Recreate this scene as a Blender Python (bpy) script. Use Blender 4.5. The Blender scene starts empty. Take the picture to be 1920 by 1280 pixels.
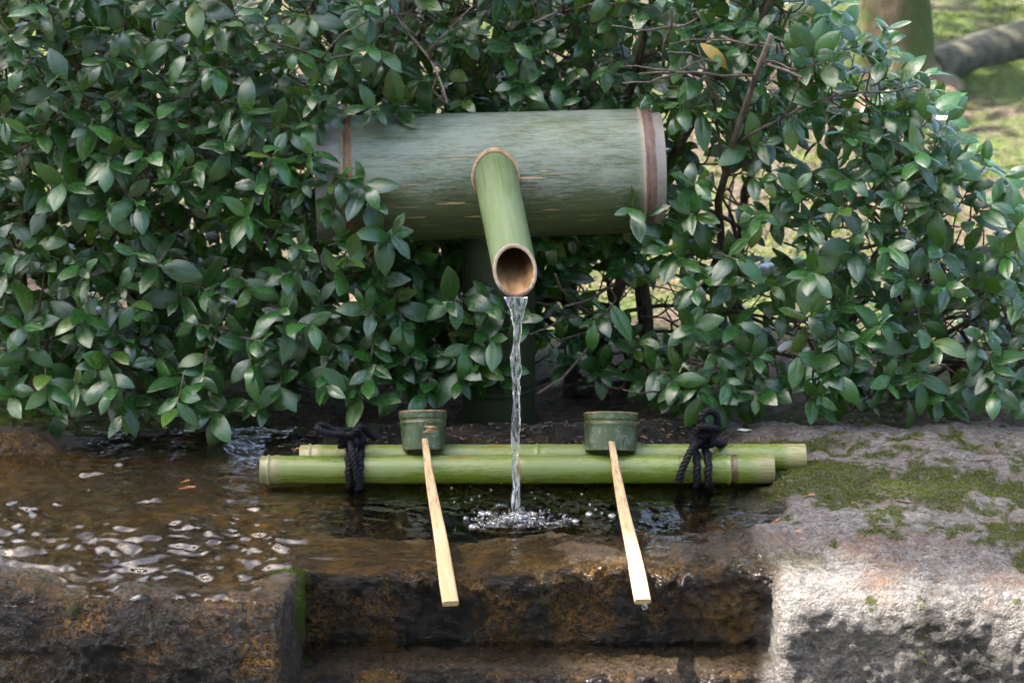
import bpy, math, random
import numpy as np
from mathutils import Vector, Matrix, noise, Quaternion
from mathutils.bvhtree import BVHTree

random.seed(7)
rng = np.random.default_rng(7)
sc = bpy.context.scene
col = sc.collection
R = math.radians
V = Vector

# ------------------------------------------------------------------ camera, sky, sun, exposure
PITCH = 17.0
cam_d = bpy.data.cameras.new('camera')
cam = bpy.data.objects.new('camera', cam_d)
col.objects.link(cam)
cam.location = (0, -2.5, 0.95)
cam.rotation_euler = (R(90 - PITCH), 0, 0)
cam_d.sensor_width = 36
cam_d.lens = 75
cam_d.clip_end = 500
cam_d.dof.use_dof = True
cam_d.dof.focus_distance = 2.56
cam_d.dof.aperture_fstop = 8.0
sc.camera = cam

SUN = V((-0.46, -0.04, 0.87)).normalized()
world = bpy.data.worlds.new('World')
sc.world = world
world.use_nodes = True
wn = world.node_tree
wn.nodes.clear()
sky = wn.nodes.new('ShaderNodeTexSky')
sky.sky_type = 'NISHITA'
sky.sun_disc = False
sky.sun_elevation = math.asin(SUN.z)
sky.sun_rotation = math.atan2(SUN.x, SUN.y)
sky.dust_density = 4.0
sky.ozone_density = 0.4
bg = wn.nodes.new('ShaderNodeBackground')
bg.inputs['Strength'].default_value = 0.15
wo = wn.nodes.new('ShaderNodeOutputWorld')
wn.links.new(sky.outputs[0], bg.inputs[0])
wn.links.new(bg.outputs[0], wo.inputs[0])
sl = bpy.data.lights.new('sun', 'SUN')
sl.energy = 5.0
sl.angle = R(0.55)
sl.color = (1.0, 0.95, 0.87)
sun = bpy.data.objects.new('sun', sl)
col.objects.link(sun)
sun.rotation_euler = SUN.to_track_quat('Z', 'Y').to_euler()
sc.view_settings.view_transform = 'Standard'
sc.view_settings.look = 'None'
sc.view_settings.exposure = 2.7
sc.view_settings.gamma = 1.0
sc.render.engine = 'CYCLES'
sc.cycles.use_denoising = True
sc.cycles.denoising_prefilter = 'FAST'
sc.cycles.max_bounces = 7
sc.cycles.diffuse_bounces = 3
sc.cycles.glossy_bounces = 3
sc.cycles.transmission_bounces = 6
sc.cycles.transparent_max_bounces = 8
sc.cycles.use_adaptive_sampling = True
sc.cycles.adaptive_threshold = 0.02
sc.cycles.sample_clamp_indirect = 8.0

CAMP = V(cam.location)
TH = R(PITCH)


def ray(u, v):
    a = (u - 960) / 4000.0
    b = -(v - 640) / 4000.0
    return V((a, math.cos(TH) + b * math.sin(TH), -math.sin(TH) + b * math.cos(TH)))


def aty(u, v, y):
    r = ray(u, v)
    return CAMP + r * ((y - CAMP.y) / r.y)


def atz(u, v, z=0.0):
    r = ray(u, v)
    return CAMP + r * ((z - CAMP.z) / r.z)


def proj(p):
    d = V(p) - CAMP
    f = V((0, math.cos(TH), -math.sin(TH)))
    up = V((0, math.sin(TH), math.cos(TH)))
    w = d.dot(f)
    return 960 + 4000 * d.x / w, 640 - 4000 * d.dot(up) / w


# ------------------------------------------------------------------ node helper
class NB:
    def __init__(s, name):
        s.m = bpy.data.materials.new(name)
        s.m.use_nodes = True
        s.t = s.m.node_tree
        s.t.nodes.clear()
        s.out = s.n('ShaderNodeOutputMaterial')
        s.tc = s.n('ShaderNodeTexCoord')

    def n(s, ty, **kw):
        nd = s.t.nodes.new(ty)
        for k, v in kw.items():
            setattr(nd, k, v)
        return nd

    def set(s, sock, v):
        if isinstance(v, bpy.types.NodeSocket):
            s.t.links.new(v, sock)
        elif isinstance(v, (tuple, list)) and sock.type == 'RGBA' and len(v) == 3:
            sock.default_value = (*v, 1)
        else:
            sock.default_value = v

    @property
    def obj(s):
        return s.tc.outputs['Object']

    def map(s, vec, scale=(1, 1, 1), loc=(0, 0, 0), rot=(0, 0, 0)):
        nd = s.n('ShaderNodeMapping')
        s.set(nd.inputs[0], vec)
        nd.inputs['Location'].default_value = loc
        nd.inputs['Rotation'].default_value = rot
        nd.inputs['Scale'].default_value = scale
        return nd.outputs[0]

    def noise(s, scale, detail=3, rough=.55, vec=None, dist=0.0):
        nd = s.n('ShaderNodeTexNoise')
        s.set(nd.inputs['Vector'], vec if vec is not None else s.obj)
        nd.inputs['Scale'].default_value = scale
        nd.inputs['Detail'].default_value = detail
        nd.inputs['Roughness'].default_value = rough
        nd.inputs['Distortion'].default_value = dist
        return nd.outputs[0]

    def vor(s, scale, vec=None, feature='F1', out='Distance'):
        nd = s.n('ShaderNodeTexVoronoi', feature=feature)
        s.set(nd.inputs['Vector'], vec if vec is not None else s.obj)
        nd.inputs['Scale'].default_value = scale
        return nd.outputs[out]

    def mix(s, f, a, b, blend='MIX'):
        nd = s.n('ShaderNodeMix', data_type='RGBA', blend_type=blend)
        s.set(nd.inputs[0], f)
        s.set(nd.inputs[6], a)
        s.set(nd.inputs[7], b)
        return nd.outputs[2]

    def math(s, op, a, b=0.0, clamp=False):
        nd = s.n('ShaderNodeMath', operation=op, use_clamp=clamp)
        s.set(nd.inputs[0], a)
        s.set(nd.inputs[1], b)
        return nd.outputs[0]

    def rng(s, v, a, b, c=0.0, d=1.0):
        nd = s.n('ShaderNodeMapRange')
        nd.clamp = True
        s.set(nd.inputs[0], v)
        for i, q in enumerate((a, b, c, d)):
            s.set(nd.inputs[i + 1], q)
        return nd.outputs[0]

    def attr(s, name, out='Fac'):
        nd = s.n('ShaderNodeAttribute', attribute_name=name)
        return nd.outputs[out]

    def sep(s, vec):
        nd = s.n('ShaderNodeSeparateXYZ')
        s.set(nd.inputs[0], vec)
        return nd.outputs

    def bump(s, h, strength=.5, dist=.002, normal=None):
        nd = s.n('ShaderNodeBump')
        nd.inputs['Strength'].default_value = strength
        nd.inputs['Distance'].default_value = dist
        s.set(nd.inputs['Height'], h)
        if normal is not None:
            s.set(nd.inputs['Normal'], normal)
        return nd.outputs[0]

    def bsdf(s, color, rough=.5, normal=None, spec=None, coat=None, trans=None, **kw):
        b = s.n('ShaderNodeBsdfPrincipled')
        color = s.mix(1.0, color, (.8, .8, .8), 'MULTIPLY')
        s.set(b.inputs['Base Color'], color)
        s.set(b.inputs['Roughness'], rough)
        if normal is not None:
            s.set(b.inputs['Normal'], normal)
        if spec is not None:
            s.set(b.inputs['Specular IOR Level'], spec)
        if coat is not None:
            s.set(b.inputs['Coat Weight'], coat)
            b.inputs['Coat Roughness'].default_value = .08
        for k, v in kw.items():
            s.set(b.inputs[k], v)
        return b.outputs[0]

    def done(s, shader):
        s.t.links.new(shader, s.out.inputs[0])
        return s.m


# ------------------------------------------------------------------ mesh helper
class MB:
    def __init__(s):
        s.v = []
        s.f = []

    def add(s, vs, fs):
        o = len(s.v)
        s.v += [tuple(p) for p in vs]
        s.f += [tuple(i + o for i in f) for f in fs]
        return s

    def tube(s, pts, rad, n=6, cap=True, squash=None):
        pts = [V(p) for p in pts]
        m = len(pts)
        if not hasattr(rad, '__len__'):
            rad = [rad] * m
        o = len(s.v)
        t0 = (pts[1] - pts[0]).normalized()
        ref = V((0, 0, 1)) if abs(t0.z) < .9 else V((1, 0, 0))
        nrm = t0.cross(ref).normalized()
        for i, p in enumerate(pts):
            t = (pts[min(i + 1, m - 1)] - pts[max(i - 1, 0)])
            if t.length < 1e-9:
                t = t0
            t = t.normalized()
            nrm = (nrm - t * nrm.dot(t))
            nrm = nrm.normalized() if nrm.length > 1e-6 else t.orthogonal().normalized()
            b = t.cross(nrm)
            for k in range(n):
                a = 2 * math.pi * k / n
                s.v.append(tuple(p + (nrm * math.cos(a) + b * math.sin(a)) * rad[i]))
        for i in range(m - 1):
            for k in range(n):
                s.f.append((o + i * n + k, o + i * n + (k + 1) % n, o + (i + 1) * n + (k + 1) % n, o + (i + 1) * n + k))
        if cap:
            s.f.append(tuple(o + k for k in reversed(range(n))))
            s.f.append(tuple(o + (m - 1) * n + k for k in range(n)))
        return s

    def lathe(s, prof, n=48, jit=0.0, close=False):
        """prof: list of (x, r) round the local X axis"""
        o = len(s.v)
        ph = random.random() * 6
        for (x, r) in prof:
            for k in range(n):
                a = 2 * math.pi * k / n
                q = r * (1 + jit * (math.sin(2 * a + ph + 3 * x) + .5 * math.sin(3 * a - 7 * x)))
                s.v.append((x, q * math.cos(a), q * math.sin(a)))
        for i in range(len(prof) - 1):
            for k in range(n):
                s.f.append((o + i * n + k, o + (i + 1) * n + k, o + (i + 1) * n + (k + 1) % n, o + i * n + (k + 1) % n))
        return s

    def build(s, name, m, parent=None, smooth=True, base=None):
        me = bpy.data.meshes.new(name)
        vs = s.v
        if base is not None:
            b = V(base)
            vs = [tuple(V(p) - b) for p in vs]
        me.from_pydata(vs, [], s.f)
        if smooth:
            me.polygons.foreach_set('use_smooth', [True] * len(me.polygons))
        me.materials.append(m)
        me.update()
        return link(name, me, parent, base)


def link(name, me, parent=None, base=None):
    o = bpy.data.objects.new(name, me)
    col.objects.link(o)
    if base is not None:
        o.location = base
    if parent is not None:
        o.parent = parent
    return o


def np_mesh(name, verts, quads=None, tris=None, mat=None, smooth=True):
    me = bpy.data.meshes.new(name)
    verts = np.asarray(verts, np.float32)
    nq = 0 if quads is None else len(quads)
    ntr = 0 if tris is None else len(tris)
    me.vertices.add(len(verts))
    me.vertices.foreach_set('co', verts.ravel())
    idx = []
    st = []
    if nq:
        idx.append(np.asarray(quads, np.int32).ravel())
        st.append(np.arange(nq) * 4)
    if ntr:
        idx.append(np.asarray(tris, np.int32).ravel())
        st.append(nq * 4 + np.arange(ntr) * 3)
    idx = np.concatenate(idx)
    st = np.concatenate(st).astype(np.int32)
    me.loops.add(len(idx))
    me.loops.foreach_set('vertex_index', idx)
    me.polygons.add(nq + ntr)
    me.polygons.foreach_set('loop_start', st)
    me.update(calc_edges=True)
    me.validate()
    if smooth:
        me.polygons.foreach_set('use_smooth', np.ones(nq + ntr, bool))
    if mat:
        me.materials.append(mat)
    return me


def fattr(me, name, vals):
    a = me.attributes.new(name, 'FLOAT', 'POINT')
    a.data.foreach_set('value', np.asarray(vals, np.float32))


def empty(name, loc=(0, 0, 0)):
    o = bpy.data.objects.new(name, None)
    o.location = loc
    o.empty_display_size = .05
    col.objects.link(o)
    return o


def tag(o, label=None, cat=None, group=None, kind=None):
    if label:
        o['label'] = label
    if cat:
        o['category'] = cat
    if group:
        o['group'] = group
    if kind:
        o['kind'] = kind
    return o


def sstep(a, b, x):
    t = np.clip((x - a) / (b - a), 0, 1)
    return t * t * (3 - 2 * t)


_tab = rng.random((256, 256)).astype(np.float32)


def vn2(x, y):
    xi = np.floor(x).astype(int)
    yi = np.floor(y).astype(int)
    fx = x - xi
    fy = y - yi
    fx = fx * fx * (3 - 2 * fx)
    fy = fy * fy * (3 - 2 * fy)
    g = lambda a, b: _tab[a & 255, b & 255]
    return (g(xi, yi) * (1 - fx) + g(xi + 1, yi) * fx) * (1 - fy) + (g(xi, yi + 1) * (1 - fx) + g(xi + 1, yi + 1) * fx) * fy


def fbm2(x, y, sc_, octv=4, seed=0):
    o = 0
    a = 1.0
    tot = 0
    for i in range(octv):
        o = o + a * (vn2(x * sc_ + 17.3 * (i + seed), y * sc_ + 9.1 * (i + 3 * seed)) - .5)
        tot += a
        a *= .55
        sc_ *= 2.03
    return o / tot * 2


def smax(a, b, k):
    h = np.maximum(k - np.abs(a - b), 0) / k
    return np.maximum(a, b) + h * h * k * .25


# ------------------------------------------------------------------ ground
def terrain(x, y):
    z = -0.30 + 0.27 * sstep(-.05, .26, y)
    z = z + .10 * sstep(2.0, 5.0, y) + .5 * sstep(4, 14, y)
    z = z + .05 * fbm2(x, y, 1.3, 4, 2) * sstep(.5, 1.6, y) + .012 * fbm2(x, y, 9, 3, 5)
    return z


def ground_mat():
    b = NB('ground_moss_soil')
    big = b.noise(1.1, 4, .6)
    mid = b.noise(6, 5, .65)
    fine = b.noise(45, 5, .7)
    moss = b.mix(b.rng(fine, .3, .7), (.016, .030, .006), (.085, .12, .018))
    soil = b.mix(b.rng(fine, .35, .7), (.028, .020, .014), (.15, .11, .078))
    f = b.rng(b.math('ADD', big, b.math('MULTIPLY', mid, .7)), .78, .98)
    c = b.mix(f, soil, moss)
    sp = b.vor(70)
    c = b.mix(b.rng(sp, .18, .1), c, b.mix(mid, (.22, .16, .11), (.30, .26, .21)))
    bm = b.bump(b.math('ADD', fine, b.math('MULTIPLY', sp, .5)), .9, .02)
    return b.done(b.bsdf(c, .95, bm, spec=.15))


def axis(parts):
    return np.unique(np.concatenate(parts))


gx = axis([np.linspace(-120, -6, 24), np.linspace(-6, 6, 200), np.linspace(6, 120, 24)])
gy = axis([np.linspace(-60, -4, 14), np.linspace(-4, 9, 230), np.linspace(9, 160, 34)])
GX, GY = np.meshgrid(gx, gy, indexing='ij')
GZ = terrain(GX, GY)
nx_, ny_ = GX.shape
ii = np.arange(nx_ * ny_).reshape(nx_, ny_)
gq = np.stack([ii[:-1, :-1], ii[1:, :-1], ii[1:, 1:], ii[:-1, 1:]], -1).reshape(-1, 4)
ground = link('ground', np_mesh('ground', np.stack([GX, GY, GZ], -1).reshape(-1, 3), gq, mat=ground_mat()))
tag(ground, 'mossy soil ground sloping up behind the hedge', kind='structure')


# ------------------------------------------------------------------ stone basin (signed distance field + surface nets)
def surface_nets(vol, org, h):
    s = vol < 0
    nx, ny, nz = vol.shape
    cnt = np.zeros((nx - 1, ny - 1, nz - 1), np.uint8)
    for i in (0, 1):
        for j in (0, 1):
            for k in (0, 1):
                cnt += s[i:nx - 1 + i, j:ny - 1 + j, k:nz - 1 + k]
    act = (cnt > 0) & (cnt < 8)
    ci = np.argwhere(act)
    idm = np.full(act.shape, -1, np.int32)
    idm[act] = np.arange(len(ci))
    P = np.zeros((len(ci), 3), np.float64)
    W = np.zeros(len(ci))
    cor = [(i, j, k) for i in (0, 1) for j in (0, 1) for k in (0, 1)]
    for a in cor:
        for ax in range(3):
            if a[ax] == 0:
                c = list(a)
                c[ax] = 1
                va = vol[ci[:, 0] + a[0], ci[:, 1] + a[1], ci[:, 2] + a[2]]
                vb = vol[ci[:, 0] + c[0], ci[:, 1] + c[1], ci[:, 2] + c[2]]
                m = (va < 0) != (vb < 0)
                t = np.where(m, va / np.where(m, va - vb, 1), 0)
                for d in range(3):
                    P[:, d] += np.where(m, a[d] + (t if d == ax else 0), 0)
                W += m
    P = (P / W[:, None] + ci) * h + np.array(org)
    Q = []
    for ax in range(3):
        sl0 = [slice(None)] * 3
        sl1 = [slice(None)] * 3
        sl0[ax] = slice(0, -1)
        sl1[ax] = slice(1, None)
        A = s[tuple(sl0)]
        B = s[tuple(sl1)]
        e = np.argwhere(A != B)
        o1, o2 = [(1, 2), (2, 0), (0, 1)][ax]
        ok = (e[:, o1] > 0) & (e[:, o2] > 0) & (e[:, o1] < act.shape[o1]) & (e[:, o2] < act.shape[o2])
        e = e[ok]
        flip = A[e[:, 0], e[:, 1], e[:, 2]]
        qs = []
        for d1, d2 in ((0, 0), (-1, 0), (-1, -1), (0, -1)):
            c = e.copy()
            c[:, o1] += d1
            c[:, o2] += d2
            qs.append(idm[c[:, 0], c[:, 1], c[:, 2]])
        q = np.stack(qs, 1)
        q[~flip] = q[~flip][:, ::-1]
        Q.append(q)
    return P, np.concatenate(Q)


def gau(x, y, cx, cy, sx, sy):
    return np.exp(-((x - cx) / sx) ** 2 - ((y - cy) / sy) ** 2)


NX0, NX1 = -0.238, 0.298      # the stepped notch in the front


def stone_h(x, y):
    rt = sstep(.20, .40, x)
    h = -0.013 * (1 - rt) + .010 * rt
    h = h + .010 * fbm2(x, y, 9, 4, 1) * (.6 + .8 * rt)
    h = h + .013 * sstep(.09, .20, y) * (1 - rt) + .012 * gau(x, y, -.62, .14, .07, .04) + .028 * gau(x, y, -.66, .13, .07, .025)
    h = h + .014 * sstep(.05, .10, y) * sstep(-.28, -.2, x) * (1 - rt)
    # centre rim between pool and notch
    cen = sstep(-.2, -.02, x) * (1 - sstep(.28, .36, x)) * sstep(-.14, -.17, y)
    h = h + cen * (.008 + .002 * sstep(.02, .1, x) + .014 * fbm2(x, y, 24, 4, 4))
    h = h - .010 * gau(x, y, -.055, -.2, .03, .06)
    # rim on the left front
    lf = sstep(-.27, -.35, y) * (1 - sstep(-.25, -.2, x))
    h = h + lf * (.015 + .012 * fbm2(x, y, 13, 4, 8))
    h = h + .028 * gau(x, y, -.59, -.31, .10, .06) + .022 * gau(x, y, -.245, -.31, .045, .06)
    # right block: gentle swell, falling to the front
    h = h + rt * (.012 * gau(x, y, .5, .03, .18, .14) - .028 * sstep(-.17, -.30, y) + .006 * gau(x, y, .4, -.2, .06, .04))
    return h


def pool_d(x, y):
    q = (np.abs((x - .022) / .292) ** 3.2 + np.abs((y + .052) / .097) ** 3.2) ** (1 / 3.2)
    return (q - 1) * .11 + .020 * fbm2(x, y, 14, 4, 6)


HV = .0036
ox, oy, oz = -.98, -.47, -.34
nx, ny, nz = int(1.96 / HV), int(.74 / HV), int(.40 / HV)
ax_ = ox + np.arange(nx) * HV
ay_ = oy + np.arange(ny) * HV
az_ = oz + np.arange(nz) * HV
Hm = stone_h(ax_[:, None], ay_[None, :])
Pm = pool_d(ax_[:, None], ay_[None, :])
YB = (.222 + .02 * fbm2(ax_, ax_ * 0, 6, 3, 9))[:, None, None]
vol = np.empty((nx, ny, nz), np.float32)
Y3 = ay_[None, :, None]
Z3 = az_[None, None, :]
for i0 in range(0, nx, 64):
    sl_ = slice(i0, min(nx, i0 + 64))
    X3 = ax_[sl_, None, None]
    yf = np.where(X3 < 0, -.372, -.318) + 0.0
    cw = sstep(-.26, -.22, X3) * (1 - sstep(.28, .31, X3))
    yf = yf * (1 - cw) + cw * -.300
    yf = yf + .016 * fbm2(X3, Z3 * 1.0, 7, 3, 3) + .05 * np.clip(Z3 * -1, 0, 1) * (1 - cw) * -.3
    d = smax(Z3 - Hm[sl_, :, None], yf - Y3, .045)
    d = smax(d, Y3 - YB[sl_], .04)
    d = smax(d, -.335 - Z3, .02)
    d = smax(d, np.abs(X3) - .955, .05)
    wob = .006 * fbm2(X3, Y3 + Z3, 18, 3, 12)
    nb = np.maximum(np.maximum(NX0 - X3, X3 - NX1), np.maximum(Y3 + .250 + .25 * (Z3 + .05), -.112 - Z3)) + wob
    d = smax(d, -nb, .016)
    pl = smax(Pm[sl_, :, None] + np.clip(-Z3, 0, 1) * .45, -.17 - Z3, .03)
    d = smax(d, -pl, .014)
    vol[sl_] = d
SP, SQ = surface_nets(vol, (ox, oy, oz), HV)
del vol
# displacement along normals
me0 = np_mesh('tmp', SP, SQ)
nr = np.empty(len(SP) * 3, np.float32)
me0.vertices.foreach_get('normal', nr)
nr = nr.reshape(-1, 3)
bpy.data.meshes.remove(me0)
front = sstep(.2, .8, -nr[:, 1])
top = sstep(.4, .8, nr[:, 2])
disp = np.empty(len(SP))
big_n = np.empty(len(SP))
mid_n = np.empty(len(SP))
for i, p in enumerate(SP):
    q = V(p)
    a = noise.fractal(q * 28, 1.0, 2.0, 3)
    b_ = noise.noise(q * 95)
    c_ = noise.noise(q * 190)
    rd = abs(noise.noise(q * 52 + V((7, 3, 1))))
    disp[i] = a * .0040 + b_ * .0020 + c_ * .0011 - max(0, .22 - rd) * .009
    big_n[i] = a
    mid_n[i] = b_
rough_amt = .9 + .55 * front - .6 * front * sstep(.26, .32, SP[:, 0])
left_bed = top * (SP[:, 0] < -.15) * (SP[:, 1] > -.28)
rough_amt = rough_amt * (1 - .35 * left_bed)
SP = SP + nr * (disp * rough_amt)[:, None]
X, Y, Z = SP[:, 0], SP[:, 1], SP[:, 2]
lump = fbm2(X, Y + Z, 11, 4, 21)
wet = 1 - sstep(.20, .33, X + .10 * lump + .25 * np.clip(-.16 - Y, -.06, .2) * 0)
wet = np.maximum(wet, (1 - sstep(.27, .305, X)) * sstep(-.12, -.16, Y) * (.75 + .25 * lump))
wet = np.maximum(wet, sstep(.02, -.005, Z) * (1 - sstep(.0, .03, pool_d(X, Y))) * (Y > -.17))
hump = gau(X, Z, -.585, -.04, .05, .05) * front
wet = np.clip(wet - 1.2 * hump - .5 * gau(X, Y, -.25, -.31, .05, .04) * top, 0, 1)
wet = wet * (1 - .75 * sstep(.1, .16, Y) * (1 - sstep(.02, .06, -.1 - X)) * 0)
och = np.clip(.55 + .9 * lump, 0, 1) * top * (X < .2) * (Y < .12) * (Z > -.06) * (1 - .8 * sstep(.0, .14, X + .08 * lump))
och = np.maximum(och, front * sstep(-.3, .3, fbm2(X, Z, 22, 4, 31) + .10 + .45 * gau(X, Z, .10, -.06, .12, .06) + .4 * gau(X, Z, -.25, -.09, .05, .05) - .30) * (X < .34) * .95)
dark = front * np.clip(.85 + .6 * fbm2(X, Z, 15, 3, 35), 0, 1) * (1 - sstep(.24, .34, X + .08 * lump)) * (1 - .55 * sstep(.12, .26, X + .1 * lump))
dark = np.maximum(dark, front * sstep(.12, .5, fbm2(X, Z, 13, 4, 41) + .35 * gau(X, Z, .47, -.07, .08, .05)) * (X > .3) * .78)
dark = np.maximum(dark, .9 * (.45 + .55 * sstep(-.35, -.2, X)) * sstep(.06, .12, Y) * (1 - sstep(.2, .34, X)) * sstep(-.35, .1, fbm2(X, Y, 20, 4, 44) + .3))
mo = .5 * fbm2(X, Y, 13, 4, 51) + .9 * fbm2(X, Y, 55, 3, 53)
moss = (gau(X, Y, .52, -.055, .17, .080) + .9 * gau(X, Y, .38, .0, .06, .09) + .7 * gau(X, Y, .36, .12, .13, .025)
        + .5 * gau(X, Y, .55, -.2, .12, .035) + .3 * gau(X, Y, .6, .1, .1, .05))
moss = sstep(-.08, .88, moss + .95 * mo) * top * sstep(.27, .33, X)
mossl = gau(X, Z, NX0 + .004, -.03, .014, .06) * sstep(-.36, -.33, Y) * sstep(-.245, -.275, Y) + gau(X, Y, -.255, -.275, .028, .016) * top
moss = np.maximum(moss, sstep(.25, .95, mossl + .8 * mo))
moss = moss * (Z < .08)
rust = np.clip(fbm2(X, Y + Z, 16, 4, 61) * 1.6, 0, 1) * (X > .2) * top
rust = np.maximum(rust, gau(X, Y, -.245, -.33, .03, .03) * .8)


def stone_mat():
    b = NB('granite')
    wet_, och_, dk_, ms_, ru_ = (b.attr(n) for n in ('wet', 'ochre', 'dark', 'moss', 'rust'))
    g1 = b.vor(330, out='Color')
    g1 = b.sep(g1)[0]
    n1 = b.noise(35, 5, .65)
    n2 = b.noise(160, 4, .7)
    n3 = b.noise(420, 3, .7)
    ns = b.noise(1, 5, .7, b.map(b.obj, (45, 110, 110)))
    gran = b.mix(b.rng(b.math('ADD', b.math('MULTIPLY', ns, .6), b.math('MULTIPLY', n2, .4)), .36, .62), (.040, .035, .031), (.27, .245, .225))
    gran = b.mix(b.rng(g1, .80, .95, 0, .55), gran, (.33, .31, .29))
    gran = b.mix(b.rng(g1, .16, .04, 0, .6), gran, (.07, .06, .055))
    gran = b.mix(b.rng(n1, .52, .72), gran, (.12, .095, .075))
    gran = b.mix(b.math('MULTIPLY', ru_, b.rng(n2, .38, .6)), gran, (.16, .075, .035))
    # wet stone: darker and richer
    wetc = b.mix(b.rng(n2, .35, .68), (.013, .008, .005), (.085, .060, .038))
    ocol = b.mix(b.rng(b.noise(60, 4, .7), .35, .65), (.050, .028, .008), (.21, .115, .022))
    wetc = b.mix(b.math('MULTIPLY', och_, b.rng(n1, .3, .6)), wetc, ocol)
    c = b.mix(b.math('MULTIPLY', b.rng(b.math('ADD', wet_, b.math('MULTIPLY', b.math('SUBTRACT', n2, .5), .9)), .3, .62), 1.0), gran, wetc)
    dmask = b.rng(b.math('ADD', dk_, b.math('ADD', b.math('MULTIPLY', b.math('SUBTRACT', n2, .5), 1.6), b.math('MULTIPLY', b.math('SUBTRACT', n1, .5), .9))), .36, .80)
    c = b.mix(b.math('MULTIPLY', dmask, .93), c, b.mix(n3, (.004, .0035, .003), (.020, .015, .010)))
    ospk = b.math('MULTIPLY', b.math('MULTIPLY', och_, dk_), b.rng(b.math('ADD', b.math('MULTIPLY', n2, .6), b.math('MULTIPLY', n3, .4)), .47, .58))
    c = b.mix(ospk, c, (.30, .145, .025))
    mm = b.rng(b.math('ADD', ms_, b.math('MULTIPLY', b.math('SUBTRACT', n2, .5), 1.3)), .28, .75)
    c = b.mix(b.math('MULTIPLY', mm, .85), c, b.mix(n3, (.028, .028, .010), (.095, .095, .022)))
    rgh = b.rng(wet_, 0, .8, .85, b.rng(n2, .3, .7, .05, .22))
    rgh = b.math('MAXIMUM', rgh, b.math('MULTIPLY', mm, .9))
    h = b.math('ADD', b.math('MULTIPLY', n2, 1.0), b.math('ADD', b.math('MULTIPLY', n3, .65), b.math('MULTIPLY', b.noise(70, 3, .6), .9)))
    bm = b.bump(h, 1.0, .010)
    return b.done(b.bsdf(c, rgh, bm, spec=.5))


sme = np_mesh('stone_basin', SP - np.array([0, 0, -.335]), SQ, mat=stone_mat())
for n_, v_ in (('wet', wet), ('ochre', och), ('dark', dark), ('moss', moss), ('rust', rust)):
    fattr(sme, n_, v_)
stone = link('stone_basin', sme)
stone.location = (0, 0, -.335)
tag(stone, 'rough carved stone water basin with a stepped notch in its front', 'stone basin')
top_ids = np.where((nr[:, 2] > .25) | (nr[:, 1] < -.3))[0]
stone_bvh = BVHTree.FromPolygons([tuple(p) for p in SP], [tuple(q) for q in SQ.tolist()])


def stone_z(x, y, z0=.3):
    h = stone_bvh.ray_cast(V((x, y, z0)), V((0, 0, -1)))
    return h[0].z if h[0] else -.4


# moss tufts on the stone
def moss_mat(name, ca, cb):
    b = NB(name)
    c = b.mix(b.attr('lv'), ca, cb)
    tr = b.n('ShaderNodeBsdfTranslucent')
    b.set(tr.inputs[0], c)
    mx = b.n('ShaderNodeMixShader')
    mx.inputs[0].default_value = .3
    b.t.links.new(b.bsdf(c, .8, spec=.2), mx.inputs[1])
    b.t.links.new(tr.outputs[0], mx.inputs[2])
    return b.done(mx.outputs[0])


def blades(name, P, Nn, hmin, hmax, w, mat, spread=.7):
    n = len(P)
    d = Nn + rng.normal(0, spread, (n, 3))
    d /= np.linalg.norm(d, axis=1)[:, None]
    s = np.cross(d, rng.normal(0, 1, (n, 3)))
    s /= np.linalg.norm(s, axis=1)[:, None]
    L = rng.uniform(hmin, hmax, n)[:, None]
    vs = np.stack([P - s * w, P + s * w, P + d * L * .6 + s * w * .7, P + d * L], 1).reshape(-1, 3)
    k = np.arange(n)[:, None] * 4
    tr = np.concatenate([k + np.array([[0, 1, 2]]), k + np.array([[0, 2, 3]])])
    me = np_mesh(name, vs, tris=tr, mat=mat, smooth=False)
    fattr(me, 'lv', np.repeat(rng.random(n), 4))
    return link(name, me)


mm_ = moss_mat('moss_green', (.035, .052, .006), (.13, .165, .018))
for side, (nm, lab) in enumerate((('moss', 'bright green moss cushions on the dry right top of the stone'),
                                  ('moss', 'small green moss strip on the left inner corner of the notch'))):
    sel = np.where((moss + rng.normal(0, .12, len(moss)) > .60) & ((X > .1) if side == 0 else (X < .1)))[0]
    k = rng.choice(sel, min(len(sel) * 6, 60000) if len(sel) else 0)
    Pp = SP[k] + rng.normal(0, .0016, (len(k), 3)) * (1 - np.abs(nr[k]) * .9)
    o = blades(nm, Pp, nr[k], .0012, .0036, .0005, mm_)
    tag(o, lab, 'moss', kind='stuff')


# ------------------------------------------------------------------ water in the basin
def water_mat():
    b = NB('water')
    p = b.map(b.obj, (1, 1.6, 1))
    bm = b.bump(b.noise(60, 2, .5, p, .5), .12, .004)
    fr = b.n('ShaderNodeFresnel')
    fr.inputs[0].default_value = 1.333
    b.t.links.new(bm, fr.inputs['Normal'])
    tr = b.n('ShaderNodeBsdfTransparent')
    tr.inputs[0].default_value = (.93, .93, .86, 1)
    gl = b.n('ShaderNodeBsdfGlossy')
    gl.inputs['Roughness'].default_value = .03
    gl.inputs['Color'].default_value = (1, 1, 1, 1)
    b.t.links.new(bm, gl.inputs['Normal'])
    mx = b.n('ShaderNodeMixShader')
    b.t.links.new(b.rng(fr.outputs[0], 0, 1, .02, 1), mx.inputs[0])
    b.t.links.new(tr.outputs[0], mx.inputs[1])
    b.t.links.new(gl.outputs[0], mx.inputs[2])
    return b.done(mx.outputs[0])


WM = water_mat()
DROP = (.004, -.083)


def ridged(x, y, s, seed):
    n = fbm2(x, y, s, 2, seed)
    return 1 - np.abs(n) * 2


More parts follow.
